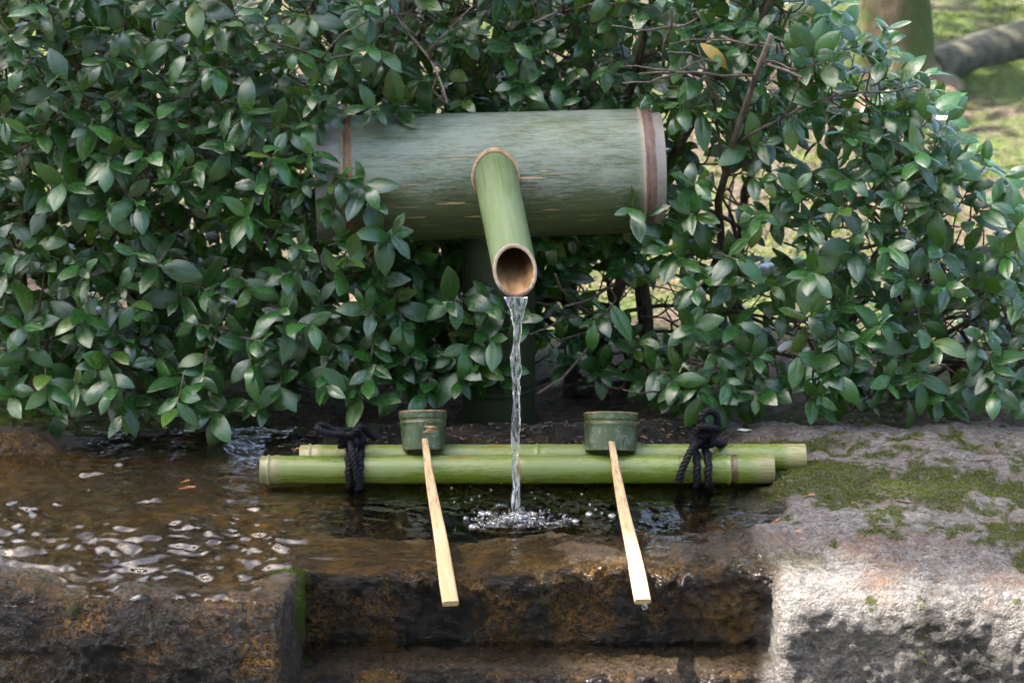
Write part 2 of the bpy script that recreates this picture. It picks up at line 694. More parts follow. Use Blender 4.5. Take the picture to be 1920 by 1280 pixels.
def pn(x, y, fx, fy, seed, octs=1):
    o = np.empty(x.shape)
    of = o.ravel()
    xr_, yr_ = (x * fx).ravel(), (y * fy).ravel()
    for i in range(of.size):
        p = V((xr_[i], yr_[i], seed * 3.7))
        of[i] = noise.noise(p) + (.5 * noise.noise(p * 2.1) if octs > 1 else 0)
    return o


def wave(x, y):
    """surface height of the basin water"""
    wx = x + .03 * fbm2(x, y, 12, 2, 71)
    wy = y + .022 * fbm2(x, y, 12, 2, 72)
    flow = 1 - sstep(-.30, -.16, x)
    patch = sstep(-.45, .18, fbm2(x, y * 1.5, 11, 3, 73) + .34 * sstep(-.0, -.2, y) - .30 * sstep(.0, .10, y))
    w1 = pn(wx, wy, 31, 56, 1)
    w2 = pn(wx + .4 * w1 * .02, wy, 74, 125, 2)
    amp = 1 + .75 * sstep(-.10, -.25, y)
    z = flow * (.0011 * w1 + .0003 * w2 + patch * amp * (.0042 * w1 + .0021 * w2))
    r = np.sqrt((x - DROP[0]) ** 2 + (y - DROP[1]) ** 2)
    pool = 1 - flow
    z = z + pool * (.0011 * np.sin(r * 300 + 2.5 * w1) * np.exp(-r * 11) * sstep(.02, .05, r) + .0011 * w1 + .0003 * w2)
    bub = np.exp(-((x - DROP[0] - .006) / .050) ** 2 - ((y - DROP[1] + .018) / .034) ** 2)
    z = z + bub * (.009 * np.abs(fbm2(x, y, 80, 2, 77)) + .004 * fbm2(x, y, 160, 2, 78))
    return z


wxs = np.arange(-.90, .36, .0023)
wys = np.arange(-.41, .215, .0023)
WX, WY = np.meshgrid(wxs, wys, indexing='ij')
WZ = wave(WX, WY)
for i in range(WX.shape[0]):
    x = wxs[i]
    if x > -.19:
        continue
    for j in range(WX.shape[1]):
        y = wys[j]
        if y < -.30:
            sz = stone_z(x, y)
            if sz + .0016 < WZ[i, j]:
                WZ[i, j] = sz + .0016 if sz > -.0045 else -1.0
keep = ~((WX > -.19) & (WY < -.262)) & ~(WZ < -.5) & ~((WX < -.19) & (WX > -.232) & (WY < -.262))
wi = np.arange(WX.size).reshape(WX.shape)
kq = keep[:-1, :-1] & keep[1:, :-1] & keep[1:, 1:] & keep[:-1, 1:]
wq = np.stack([wi[:-1, :-1], wi[1:, :-1], wi[1:, 1:], wi[:-1, 1:]], -1)[kq]
used, inv = np.unique(wq, return_inverse=True)
wv = np.stack([WX, WY, WZ], -1).reshape(-1, 3)[used]
water = link('water', np_mesh('water', wv, inv.reshape(-1, 4), mat=WM))
tag(water, 'clear rippling water filling the basin and flowing over the left stone', kind='structure')

lx = np.arange(NX0 - .005, NX1 + .002, .003)
ly = np.arange(-.287, -.235, .003)
LX, LY = np.meshgrid(lx, ly, indexing='ij')
LZ = -.1055 + .0022 * fbm2(LX, LY * 1.5, 45, 3, 81) * sstep(-.235, -.3, LY) + .0006 * fbm2(LX, LY, 90, 2, 82)
li = np.arange(LX.size).reshape(LX.shape)
lq = np.stack([li[:-1, :-1], li[1:, :-1], li[1:, 1:], li[:-1, 1:]], -1).reshape(-1, 4)
wl = link('water', np_mesh('water', np.stack([LX, LY, LZ], -1).reshape(-1, 3), lq, mat=WM))
tag(wl, 'thin sheet of water on the ledge at the foot of the notch', kind='structure')


# ------------------------------------------------------------------ bamboo
def bamboo_mat(name, base, dark_, bloom, bloom_amt, rough, L, bands=(), bands_w=.002, scratch=0.0, ends=None, ends_w=.03, top_bloom=True, blot=None):
    b = NB(name)
    o = b.obj
    x, y, z = b.sep(o)
    fib = b.noise(1, 4, .7, b.map(o, (7, 230, 230)))
    fib2 = b.noise(1, 3, .6, b.map(o, (22, 420, 420)))
    big = b.noise(1, 3, .6, b.map(o, (9, 22, 22)))
    c = b.mix(b.rng(fib, .3, .7), dark_, base)
    blo = b.math('ADD', b.math('MULTIPLY', b.noise(1, 6, .85, b.map(o, (60, 330, 330))), .68), b.math('MULTIPLY', b.noise(1, 5, .75, b.map(o, (16, 70, 70))), .32))
    tb = b.rng(z, -.25, 1.0) if not top_bloom else b.rng(z, -top_bloom, top_bloom * .2, -.30, .04)
    m = b.rng(b.math('ADD', b.math('ADD', blo, tb), b.math('MULTIPLY', b.math('SUBTRACT', big, .5), .45)), .44, .60)
    c = b.mix(b.math('MULTIPLY', m, bloom_amt), c, bloom)
    ln = b.noise(1, 3, .6, b.map(o, (3.5, 420, 420), (8, 1, 4)))
    c = b.mix(b.math('MULTIPLY', b.rng(ln, .60, .68), .6), c, tuple(q * .35 for q in dark_))
    if blot:
        c = b.mix(b.rng(b.noise(1, 3, .6, b.map(o, (14, 40, 40), (3, 1, 2))), .60, .72), c, blot)
    if scratch:
        s1 = b.noise(1, 2, .5, b.map(o, (13, 300, 300), (1, 5, 2)))
        msk = b.rng(b.math('ABSOLUTE', b.math('SUBTRACT', x, L * .55)), .05, .2, 1, 0)
        low = b.rng(b.math('ABSOLUTE', b.math('ADD', z, .012)), .025, .07, 1, 0)
        sm = b.math('MULTIPLY', b.math('MULTIPLY', msk, low), 1.0)
        c = b.mix(b.math('MULTIPLY', b.rng(s1, .57, .64), b.math('MULTIPLY', sm, scratch * .8)), c, (.028, .022, .014))
        c = b.mix(b.math('MULTIPLY', b.rng(s1, .65, .68), b.math('MULTIPLY', sm, scratch)), c, (.50, .36, .20))
    wv_ = b.math('MULTIPLY', b.math('SUBTRACT', b.noise(60, 4, .7), .5), bands_w * 3)
    xw = b.math('ADD', x, wv_)
    if ends:
        f = b.math('MAXIMUM', b.rng(xw, ends_w, ends_w * .7), b.rng(xw, L - ends_w, L - ends_w * .7))
        c = b.mix(b.math('MULTIPLY', f, b.rng(blo, .25, .6, .35, .95)), c, ends)
    for (a, e, cc) in bands:
        f = b.math('MULTIPLY', b.rng(xw, a - .0008, a + .0008), b.rng(xw, e + .0008, e - .0008))
        c = b.mix(b.math('MULTIPLY', f, .92), c, b.mix(b.rng(b.noise(45, 4, .7), .35, .65), cc, tuple(q * 2.2 for q in cc)))
    h = b.math('ADD', b.math('MULTIPLY', fib, .6), b.math('MULTIPLY', fib2, .5))
    bm = b.bump(h, .55, .0014)
    return b.done(b.bsdf(c, b.rng(m, 0, 1, rough, min(.75, rough + .28)), bm, spec=.5))


def simple_mat(name, ca, cb, rough=.6, scale=80, stretch=(1, 1, 1), bumpd=.001, spec=.4):
    b = NB(name)
    n = b.noise(scale, 4, .65, b.map(b.obj, stretch))
    c = b.mix(b.rng(n, .32, .68), ca, cb)
    return b.done(b.bsdf(c, rough, b.bump(n, .5, bumpd), spec=spec))


TAN = simple_mat('cut_bamboo_tan', (.22, .13, .065), (.42, .29, .17), .7, 120, (1, 1, 1))
INNER = simple_mat('bamboo_inside', (.17, .085, .032), (.38, .24, .12), .45, 30, (1, 3, 3))
BROWN = simple_mat('node_scar_brown', (.055, .03, .018), (.30, .19, .11), .75, 160)
PALE = simple_mat('pale_node', (.20, .175, .14), (.40, .36, .29), .7, 160)


def frame_x(p0, p1):
    """matrix whose local X runs from p0 to p1, local Z as high as it can be"""
    xv = (V(p1) - V(p0)).normalized()
    yv = V((0, 0, 1)).cross(xv).normalized()
    zv = xv.cross(yv)
    return Matrix.Translation(V(p0)) @ Matrix((xv, yv, zv)).transposed().to_4x4()


def culm_profile(L, r0, r1, nodes, ridge=.0016, step=.01):
    xs = set(np.linspace(0, L, max(2, int(L / step))).tolist())
    for nx0 in nodes:
        for dx in (-.012, -.006, -.003, -.0015, 0, .0012, .0025, .004, .006, .012):
            if 0 < nx0 + dx < L:
                xs.add(nx0 + dx)
    pr = []
    for x in sorted(xs):
        r = r0 + (r1 - r0) * x / L
        for nx0 in nodes:
            d = x - nx0
            r += ridge * math.exp(-(d / .0022) ** 2) + ridge * .8 * math.exp(-((d - .009) / .006) ** 2) - ridge * .7 * math.exp(-((d - .0042) / .0012) ** 2)
        pr.append((x, r))
    return pr


def part_at(mb, name, m, parent, M, smooth=True):
    o = mb.build(name, m, parent, smooth)
    o.matrix_parent_inverse = Matrix.Identity(4)
    o.matrix_local = Matrix.Translation(-V(parent.location)) @ M if parent.parent is None else M
    return o


def sub_part(mb, name, m, parent, smooth=True):
    return mb.build(name, m, parent, smooth)


# --- the big spout assembly
fount = empty('bamboo_water_spout', (-.03, .28, -.05))
tag(fount, 'thick horizontal bamboo pipe on a post with a slanting bamboo spout', 'bamboo spout')
PL = .455
RB = .0845
pa = V((-.2585, .262, .3285))
pb = V((-.2585 + PL * math.cos(R(4)), .262 + PL * math.sin(R(4)), .3345))
MPIPE = frame_x(pa, pb)
PIPE_M = bamboo_mat('big_bamboo', (.095, .125, .058), (.04, .058, .022), (.235, .275, .235), .72, .5, PL,
                    bands=((.0375, .0475, (.10, .045, .02)), (.4315, .4425, (.075, .042, .032))), scratch=1.0,
                    ends=(.25, .222, .222), ends_w=.036, top_bloom=RB)
mb = MB()
pr = culm_profile(PL, RB, RB * 1.0, (.035, .428), .0022)
mb.lathe([(x_, r_ * (1 - .022 * x_ / PL)) for x_, r_ in pr], 96, .004)
pipe = part_at(mb, 'pipe', PIPE_M, fount, MPIPE)
RB0 = RB
for xx, s in ((0, 1), (PL, -1)):
    RB = RB0 * (1 if s > 0 else .978)
    m2 = MB().lathe([(xx, RB), (xx - s * .0006, RB - .0012), (xx - s * .0006, RB - .010), (xx, RB - .011), (xx + s * .028, RB - .012)], 96, .004)
    sub_part(m2, 'cut_end', TAN, pipe)
    m2 = MB()
    m2.lathe([(xx + s * .028, RB - .0115), (xx + s * .030, .0005)], 64)
    sub_part(m2, 'diaphragm', INNER, pipe)
for xx in (.035, .428):
    RB = RB0 * (1 - .022 * xx / PL)
    m2 = MB().lathe([(xx - .0016, RB + .0006), (xx - .0008, RB + .0032), (xx + .0006, RB + .0034), (xx + .0016, RB + .0006)], 96, .004)
    sub_part(m2, 'node_ring', TAN, pipe)
RB = RB0

# spout
s0 = V((-.0275, .262, .362))
s1 = V((.0035, -.052, .2895))
MSP = frame_x(s0, s1)
SL = (s1 - s0).length
RS = .0262
SPOUT_M = bamboo_mat('spout_bamboo', (.115, .16, .058), (.075, .115, .032), (.16, .205, .12), .35, .38, SL, top_bloom=.03)
cutn_w = V((0.03, -math.cos(R(24)), math.sin(R(24)))).normalized()
cutn = (MSP.to_3x3().inverted() @ cutn_w).normalized()


def cut_tube(r, x0, x1, nseg, n=56, off=0.0, taper=0.0):
    m = MB()
    rings = []
    for i in range(nseg + 1):
        t = i / nseg
        ring = []
        for k in range(n):
            a = 2 * math.pi * k / n
            rr = r * (1 + taper * (1 - t))
            y, z = rr * math.cos(a), rr * math.sin(a)
            xe = x1 - (cutn.y * y + cutn.z * z) / cutn.x + off
            ring.append((x0 + (xe - x0) * t, y, z))
        rings.append(ring)
    for ring in rings:
        m.v += ring
    for i in range(nseg):
        for k in range(n):
            m.f.append((i * n + k, (i + 1) * n + k, (i + 1) * n + (k + 1) % n, i * n + (k + 1) % n))
    return m, rings[-1]


mo_, r_out = cut_tube(RS, .045, SL, 30, taper=.08)
spout = part_at(mo_, 'spout', SPOUT_M, fount, MSP)
mi_, r_in = cut_tube(RS - .0042, .07, SL, 16)
mi_.f = [tuple(reversed(f)) for f in mi_.f]
mi_.f.append(tuple(range(56)))
sub_part(mi_, 'spout_lining', INNER, spout)
mr = MB()
mr.v = [tuple(V(p) + V((.0002, 0, 0))) for p in r_out] + [tuple(V(a) * .9 + V(b) * .1 + V((.0011, 0, 0))) for a, b in zip(r_out, r_in)] + \
       [tuple(V(a) * .2 + V(b) * .8 + V((.0011, 0, 0))) for a, b in zip(r_out, r_in)] + [tuple(p) for p in r_in]
for j in range(3):
    for k in range(56):
        mr.f.append((j * 56 + k, (j + 1) * 56 + k, (j + 1) * 56 + (k + 1) % 56, j * 56 + (k + 1) % 56))


def rim_mat():
    b = NB('spout_cut_rim')
    n = b.noise(180, 4, .7)
    c = b.mix(b.rng(n, .3, .7), (.21, .145, .09), (.38, .30, .21))
    z = b.sep(b.obj)[2]
    f = b.rng(b.math('ADD', z, b.math('MULTIPLY', b.math('SUBTRACT', n, .5), .02)), -.012, -.02)
    c = b.mix(f, c, (.10, .05, .022))
    return b.done(b.bsdf(c, .5, b.bump(n, .5, .001)))


sub_part(mr, 'spout_rim', rim_mat(), spout)
# collar: the cut edge of the hole the spout sits in
cm = MB()
inv_p = MPIPE.inverted()
rings = []
for (rr, up) in ((RS * 1.05, .0002), (RS * 1.10, .0022), (RS * 1.18, .0020), (RS * 1.22, -.001)):
    ring = []
    for k in range(64):
        a = 2 * math.pi * k / 64
        # march along the spout axis until outside the pipe
        loc = V((0, rr * math.cos(a), rr * math.sin(a)))
        lo, hi = 0.0, SL
        for _ in range(28):
            md = (lo + hi) / 2
            q = inv_p @ (MSP @ (loc + V((md, 0, 0))))
            if math.hypot(q.y, q.z) > RB + up:
                hi = md
            else:
                lo = md
        ring.append(tuple(loc + V((hi, 0, 0))))
    rings.append(ring)
for ring in rings:
    cm.v += ring
for j in range(3):
    for k in range(64):
        cm.f.append((j * 64 + k, j * 64 + (k + 1) % 64, (j + 1) * 64 + (k + 1) % 64, (j + 1) * 64 + k))
part_at(cm, 'hole_collar', TAN, fount, MSP)
# post
POST_M = bamboo_mat('post_bamboo', (.016, .030, .005), (.008, .017, .003), (.03, .04, .01), .3, .6, .4, top_bloom=None)  # bamboo colour darkened to carry the shade the post stands in
pm = MB()
prof = culm_profile(.36, .050, .049, (.09, .30), .0018)
pm.lathe(prof, 64, .004)
MPOST = Matrix.Translation(V((-.018, .30, -.06))) @ Matrix.Rotation(R(-90), 4, 'Y')
part_at(pm, 'post', POST_M, fount, MPOST)


# --- the two rods across the basin
def rod(name, label, p0, p1, r, nodes, bands, tint, ends):
    p0, p1 = V(p0), V(p1)
    L = (p1 - p0).length
    root = empty(name, p0)
    tag(root, label, 'bamboo rod', 'bamboo rods tied across the basin')
    M = frame_x(p0, p1)
    m = bamboo_mat('rod_bamboo', tint[0], tint[1], (.165, .20, .12), .28, .16, L, bands=bands, bands_w=.0015, ends=ends, ends_w=.03, top_bloom=r * 1.2, blot=(.14, .12, .02))
    mb = MB()
    mb.lathe(culm_profile(L, r * .985, r, nodes, .0008, .008), 48, .006)
    c = part_at(mb, 'culm', m, root, M)
    for xx, s in ((0, 1), (L, -1)):
        m2 = MB().lathe([(xx, r * .99), (xx - s * .0004, r - .001), (xx - s * .0004, r - .004), (xx, r - .0045), (xx + s * .03, r - .005)], 48, .006)
        sub_part(m2, 'cut_end', PALE, c)
        m2 = MB().lathe([(xx + s * .03, r - .0045), (xx + s * .031, .0004)], 32)
        sub_part(m2, 'diaphragm', INNER, c)
    for xx in nodes:
        m2 = MB().lathe([(xx - .001, r * .98), (xx - .0005, r + .0012), (xx + .0005, r + .0012), (xx + .001, r * .98)], 48, .006)
        sub_part(m2, 'node_ring', PALE if xx < .1 else simple_rod_node, c)
    return root


simple_rod_node = simple_mat('node_green', (.08, .12, .02), (.2, .24, .06), .4, 100)
RR = .0182
rod('bamboo_rod', 'front bamboo rod, green and wet, nearer the viewer across the basin', (-.3135, .004, .0165), (.3265, .004, .0175), RR, (.0095, .3185, .585),
    ((.5862, .5945, (.05, .028, .016)), (.3215, .3255, (.10, .05, .015))), ((.135, .175, .014), (.070, .11, .006)), (.18, .165, .075))
rod('bamboo_rod', 'rear bamboo rod behind the front one, its pale cut end jutting out right', (-.268, .0425, .0175), (.371, .0425, .0185), RR * .985, (.012, .30), (),
    ((.15, .185, .022), (.085, .125, .011)), (.25, .23, .11))


# ------------------------------------------------------------------ falling water, splash
def glass_mat():
    b = NB('falling_water')
    g = b.n('ShaderNodeBsdfGlass')
    g.inputs['IOR'].default_value = 1.33
    g.inputs['Roughness'].default_value = .0
    g.inputs['Color'].default_value = (.98, .99, 1, 1)
    df = b.n('ShaderNodeBsdfTranslucent')
    df.inputs[0].default_value = (.85, .88, .95, 1)  # pale streaks stand in for bright sky glints on clear water
    m2 = b.n('ShaderNodeMixShader')
    b.t.links.new(b.rng(b.noise(1, 3, .6, b.map(b.obj, (420, 420, 70))), .46, .64, 0, .6), m2.inputs[0])
    b.t.links.new(g.outputs[0], m2.inputs[1])
    b.t.links.new(df.outputs[0], m2.inputs[2])
    return b.done(m2.outputs[0])


GL = glass_mat()
m = MB()
lip = aty(969, 556, -.079)
NL, NK = 130, 20
rings = []
for i in range(NL + 1):
    t = i / NL
    z = lip.z * (1 - t) - .001
    fall = lip.z - z
    yy = -.0765 - .011 * math.sqrt(max(fall, 0) / .26)
    xx = lip.x + (DROP[0] - lip.x) * t + .0008 * math.sin(t * 15) + .0003 * math.sin(t * 37 + 1)
    w = .0049 + .0085 * math.exp(-t * 15) + .0012 * math.sin(t * 21 + 1.5) * min(1, t * 6) + .0004 * math.sin(t * 47)
    dth = .0030 * (1 - .65 * math.exp(-t * 30)) + .0009 * math.sin(t * 21 + 4.6) * min(1, t * 6)
    tw = .8 * math.sin(t * 9) * min(1, t * 5)
    ring = []
    for k in range(NK):
        a = 2 * math.pi * k / NK
        lob = 1 + .10 * math.sin(3 * a + t * 18) + .06 * math.sin(5 * a - t * 30) + .34 * noise.noise(V((math.cos(a) * 1.6, math.sin(a) * 1.6, t * 26)))
        px, py = w * lob * math.cos(a), dth * lob * math.sin(a)
        ring.append((xx + px * math.cos(tw) - py * math.sin(tw), yy + (px * math.sin(tw) + py * math.cos(tw)) * .8, z))
    rings.append(ring)
for ring in rings:
    m.v += ring
for i in range(NL):
    for k in range(NK):
        m.f.append((i * NK + k, i * NK + (k + 1) % NK, (i + 1) * NK + (k + 1) % NK, (i + 1) * NK + k))
m.f.append(tuple(range(NK)))
m.f.append(tuple(NL * NK + k for k in reversed(range(NK))))
m.f = [tuple(reversed(f)) for f in m.f]
st = m.build('water_stream', GL, base=(DROP[0], DROP[1], 0))
tag(st, 'thin clear stream of water falling from the spout into the basin', 'water stream')


def blob(mb, c, r, sq=.8, seg=12, rings_=8, dome=False):
    vs = []
    fs = []
    for i in range(rings_ + 1):
        ph = math.pi * i / rings_
        for k in range(seg):
            a = 2 * math.pi * k / seg
            vs.append((c[0] + r * math.sin(ph) * math.cos(a), c[1] + r * math.sin(ph) * math.sin(a), c[2] + r * sq * math.cos(ph)))
    for i in range(rings_):
        for k in range(seg):
            fs.append((i * seg + k, (i + 1) * seg + k, (i + 1) * seg + (k + 1) % seg, i * seg + (k + 1) % seg))
    mb.add(vs, fs)


def foam_mat():
    b = NB('bubble_film')
    fr = b.n('ShaderNodeFresnel')
    fr.inputs[0].default_value = 1.5
    tr = b.n('ShaderNodeBsdfTransparent')
    gl = b.n('ShaderNodeBsdfGlossy')
    gl.inputs['Roughness'].default_value = .04
    mx = b.n('ShaderNodeMixShader')
    b.t.links.new(b.rng(fr.outputs[0], 0, .5, .08, .9), mx.inputs[0])
    b.t.links.new(tr.outputs[0], mx.inputs[1])
    b.t.links.new(gl.outputs[0], mx.inputs[2])
    df = b.n('ShaderNodeBsdfDiffuse')
    df.inputs[0].default_value = (.75, .77, .85, 1)
    m2 = b.n('ShaderNodeMixShader')
    b.t.links.new(b.rng(b.noise(260, 3, .7), .45, .75, .0, .16), m2.inputs[0])
    b.t.links.new(mx.outputs[0], m2.inputs[1])
    b.t.links.new(df.outputs[0], m2.inputs[2])
    return b.done(m2.outputs[0])


FOAM = foam_mat()
splash = empty('splash', (DROP[0], DROP[1], 0))
tag(splash, 'bubbling splash of foam and droplets where the stream hits the water', 'splash')
bub_px = [(903, 962, 10), (915, 961, 9), (886, 986, 10), (1104, 963, 9), (1147, 966, 9), (1078, 976, 8), (815, 958, 8)]
for (u, v, r) in bub_px:
    p = atz(u, v, .0005)
    q = MB()
    blob(q, (0, 0, 0), r * .00058, .6)
    o = q.build('bubble', FOAM, splash)
    o.location = p - V(splash.location)
fc = atz(968, 974)
fx = np.arange(-.075, .085, .0008)
fy = np.arange(-.045, .05, .0008)
FX, FY = np.meshgrid(fx, fy, indexing='ij')
FZ = np.full(FX.shape, -.004)
for k in range(380):
    a_, r_ = random.random() * 6.28, abs(random.gauss(0, .55))
    bx_, by_ = .042 * r_ * math.cos(a_) + .004, .022 * r_ * math.sin(a_) + .006
    if k % 5 == 0:
        bx_ = random.choice((-.042, .052, -.03, .03)) + random.gauss(0, .008)
        by_ = random.choice((-.008, .006, -.014)) + random.gauss(0, .005)
    rb_ = random.uniform(.0007, .0022) * (1.7 if k % 11 == 0 else 1)
    dd = rb_ ** 2 - (FX - bx_) ** 2 - (FY - by_) ** 2
    FZ = np.maximum(FZ, np.where(dd > 0, np.sqrt(np.maximum(dd, 0)) * .55 + .0010 + .0040 * math.exp(-(bx_ / .018) ** 2 - ((by_ - .008) / .012) ** 2), -.004))
for _ in range(2):
    G_ = np.pad(FZ, 1, mode='edge')
    FZ = (G_[1:-1, 1:-1] * 4 + G_[:-2, 1:-1] + G_[2:, 1:-1] + G_[1:-1, :-2] + G_[1:-1, 2:]) / 8
fi = np.arange(FX.size).reshape(FX.shape)
fk = (np.maximum(np.maximum(FZ[:-1, :-1], FZ[1:, :-1]), np.maximum(FZ[1:, 1:], FZ[:-1, 1:])) > -.003)
fq = np.stack([fi[:-1, :-1], fi[1:, :-1], fi[1:, 1:], fi[:-1, 1:]], -1)[fk]
us, iv = np.unique(fq, return_inverse=True)
fv = np.stack([FX, FY, FZ], -1).reshape(-1, 3)[us]
o = link('froth', np_mesh('froth', fv, iv.reshape(-1, 4), mat=FOAM), splash)
o.location = fc - V(splash.location)
for i in range(26):
    u = random.gauss(965, 90)
    v = random.gauss(935, 22)
    p = atz(u, min(v, 965), random.choice((.004, .01, .02)))
    q = MB()
    blob(q, (0, 0, 0), random.uniform(.0007, .0018), 1.0, 8, 6)
    o = q.build('droplet', GL, splash)
    o.location = p - V(splash.location)


# ------------------------------------------------------------------ ladles
def cup_mat(name, la, lb, bloom):
    b = NB(name)
    o = b.obj
    x, y, z = b.sep(o)
    fib = b.noise(1, 4, .7, b.map(o, (9, 200, 200)))
    bl = b.noise(55, 6, .75)
    c = b.mix(b.rng(fib, .3, .7), la, lb)
    c = b.mix(b.rng(bl, .50, .60), c, bloom)
    dr_ = b.noise(1, 5, .75, b.map(o, (14, 90, 90), (2, 7, 1)))
    c = b.mix(b.rng(dr_, .54, .64), c, (.018, .022, .010))
    c = b.mix(b.math('MULTIPLY', b.rng(b.noise(1, 4, .7, b.map(o, (60, 60, 60))), .58, .66), .7), c, (.085, .055, .028))
    sp = b.vor(300)
    c = b.mix(b.math('MULTIPLY', b.rng(sp, .16, .10), b.rng(bl, .4, .55)), c, (.5, .52, .46))
    return b.done(b.bsdf(c, .35, b.bump(b.math('ADD', fib, bl), .5, .0015), spec=.5))


RIMB = simple_mat('wet_brown_rim', (.11, .055, .026), (.38, .22, .10), .4, 110)


def handle_mat():
    b = NB('ladle_handle_bamboo')
    x = b.sep(b.obj)[0]
    f = b.noise(1, 4, .7, b.map(b.obj, (12, 420, 420)))
    st_ = b.noise(1, 5, .75, b.map(b.obj, (45, 300, 300), (4, 4, 4)))
    c = b.mix(b.rng(f, .3, .7), (.36, .23, .10), (.52, .38, .21))
    dk = b.rng(b.math('SUBTRACT', st_, b.math('MULTIPLY', x, .55)), .42, .58)
    c = b.mix(b.math('MULTIPLY', dk, .8), c, (.12, .08, .05))
    return b.done(b.bsdf(c, .55, b.bump(f, .4, .001)))


HM = handle_mat()


def ladle(label, cu, cv, hs, he, rtop, rbot, hgt, tilt, roll, la, lb, bloom, cx_off):
    base = aty(cu, cv, .022)
    root = empty('water_ladle', base)
    tag(root, label, 'ladle', 'bamboo ladles resting on the rods')
    # cup: local X is the cup's axis (up)
    axis_ = V((math.sin(R(roll)), math.sin(R(tilt)), math.cos(R(tilt)))).normalized()
    yv = V((1, 0, 0)).cross(axis_).normalized()
    zv = axis_.cross(yv)
    M = Matrix.Translation(base) @ Matrix((axis_, yv, zv)).transposed().to_4x4()
    L = hgt
    nd = L * .74
    pr = []
    for k in range(25):
        x = L * k / 24
        r = rbot + (rtop - rbot) * x / L
        r += .0009 * math.exp(-((x - nd + .002) / .0016) ** 2) - .0016 * math.exp(-((x - nd - .0012) / .0011) ** 2) + .0006 * sstep(nd, nd + .004, x)
        pr.append((x, float(r)))
    pr = sorted(pr + [(nd - .001, rbot + (rtop - rbot) * .74 + .0006), (nd + .0012, rbot + (rtop - rbot) * .74 - .0014)])
    cm_ = cup_mat('cup_green_bamboo', la, lb, bloom)
    mb = MB().lathe(pr, 56, .006)
    cup = part_at(mb, 'cup', cm_, root, M)
    re = pr[-1][1]
    sub_part(MB().lathe([(L - .0008, re + .0001), (L + .0008, re - .0006), (L + .0008, re - .003), (L - .0025, re - .0036), (L - .010, re - .004)], 56, .006), 'cut_rim', RIMB, cup)
    sub_part(MB().lathe([(nd + .001, re - .0035), (nd + .0015, .0004)], 40), 'cup_floor', RIMB, cup)
    rb = pr[0][1]
    sub_part(MB().lathe([(.0004, rb - .0001), (-.0006, rb - .0008), (-.0006, rb - .003), (.001, rb - .0036), (nd - .001, re - .004)], 56, .006), 'mouth_rim', RIMB, cup)
    rn = rbot + (rtop - rbot) * .74
    sub_part(MB().lathe([(nd + .0004, rn - .0022), (nd + .0007, rn - .0006), (nd + .0018, rn - .0006), (nd + .0021, rn - .0022)], 56, .006), 'node_groove', RIMB, cup)
    # handle: tapered flat strip, local X from the cup to its end
    h0, h1 = V(hs), V(he)
    MH = frame_x(h0, h1)
    HL = (h1 - h0).length
    hb = MB()
    nseg = 24
    rings = []
    for i in range(-2, nseg + 1):
        t = i / nseg
        w = .0038 + (.0090 - .0038) * min(1, max(0, t) * 1.15) ** .9
        if t > .97:
            w *= .985
        th = .0022 + .0012 * max(0, t)
        sag = -.0035 * math.sin(math.pi * max(0, t))
        wob = .0006 * math.sin(9 * t + cu)
        bv = th * .45
        sec = [(-w + bv, -th), (w - bv, -th), (w, -th + bv), (w, th - bv), (w - bv * 1.4, th), (-w + bv * 1.4, th), (-w, th - bv), (-w, -th + bv)]
        rings.append([(t * HL, y + wob, z + sag) for (y, z) in sec])
    for ring in rings:
        hb.v += ring
    for i in range(len(rings) - 1):
        for k in range(8):
            hb.f.append((i * 8 + k, (i + 1) * 8 + k, (i + 1) * 8 + (k + 1) % 8, i * 8 + (k + 1) % 8))
    hb.f.append(tuple(range(8)))
    hb.f.append(tuple(reversed([(len(rings) - 1) * 8 + k for k in range(8)])))
    hb.f = [tuple(reversed(f)) for f in hb.f]
    part_at(hb, 'handle', HM, root, MH, smooth=False)
    return root, h1


l1, e1 = ladle('bamboo ladle left of the falling water, split dark flaw on its cup', 794, 843, aty(797, 833, -.008), aty(846, 1131, -.33), .0300, .0262, .0475, 23, -1,
               (.022, .042, .014), (.055, .085, .032), (.09, .125, .085), 0)
l2, e2 = ladle('bamboo ladle right of the falling water, a drop hanging from its handle', 1145, 845, aty(1146, 833, -.008), aty(1206, 1127, -.33), .0338, .0325, .0465, 23, 1,
               (.024, .042, .014), (.05, .08, .028), (.10, .13, .095), 0)
# torn flaw on the left cup
fl = MB()
fp = aty(800, 803, -.012)
for k in range(5):
    a = fp + V((random.uniform(-.006, .004), random.uniform(-.001, .0005), random.uniform(-.005, .004)))
    fl.tube([a, a + V((.007, .0002, random.uniform(-.001, .001))), a + V((.014, .0025, random.uniform(-.002, .003)))], [.0006, .0018, .0004], 5)
q = fl.build('torn_bark', RIMB, l1, base=None)
q.location = -V(l1.location)
dr = MB()
blob(dr, (0, 0, 0), .0032, 1.15, 14, 10)
o = dr.build('water_drop', GL)
o.location = e2 + V((.0015, .0, -.0062))
tag(o, 'water drop hanging under the end of the right ladle handle', 'water drop')


# ------------------------------------------------------------------ black ropes
def rope_mat():
    b = NB('black_hemp')
    n = b.noise(500, 3, .7)
    c = b.mix(n, (.003, .003, .004), (.012, .012, .017))
    return b.done(b.bsdf(c, .6, b.bump(n, .6, .001), spec=.12))


ROPE = rope_mat()


def catmull(pts, per=10):
    P = [V(p) for p in pts]
    P = [P[0] * 2 - P[1]] + P + [P[-1] * 2 - P[-2]]
    out = []
    for i in range(1, len(P) - 2):
        for k in range(per):
            t = k / per
            a, b_, c, d = P[i - 1], P[i], P[i + 1], P[i + 2]
            out.append(.5 * ((2 * b_) + (c - a) * t + (2 * a - 5 * b_ + 4 * c - d) * t * t + (3 * b_ - a - 3 * c + d) * t ** 3))
    out.append(P[-2])
    return out


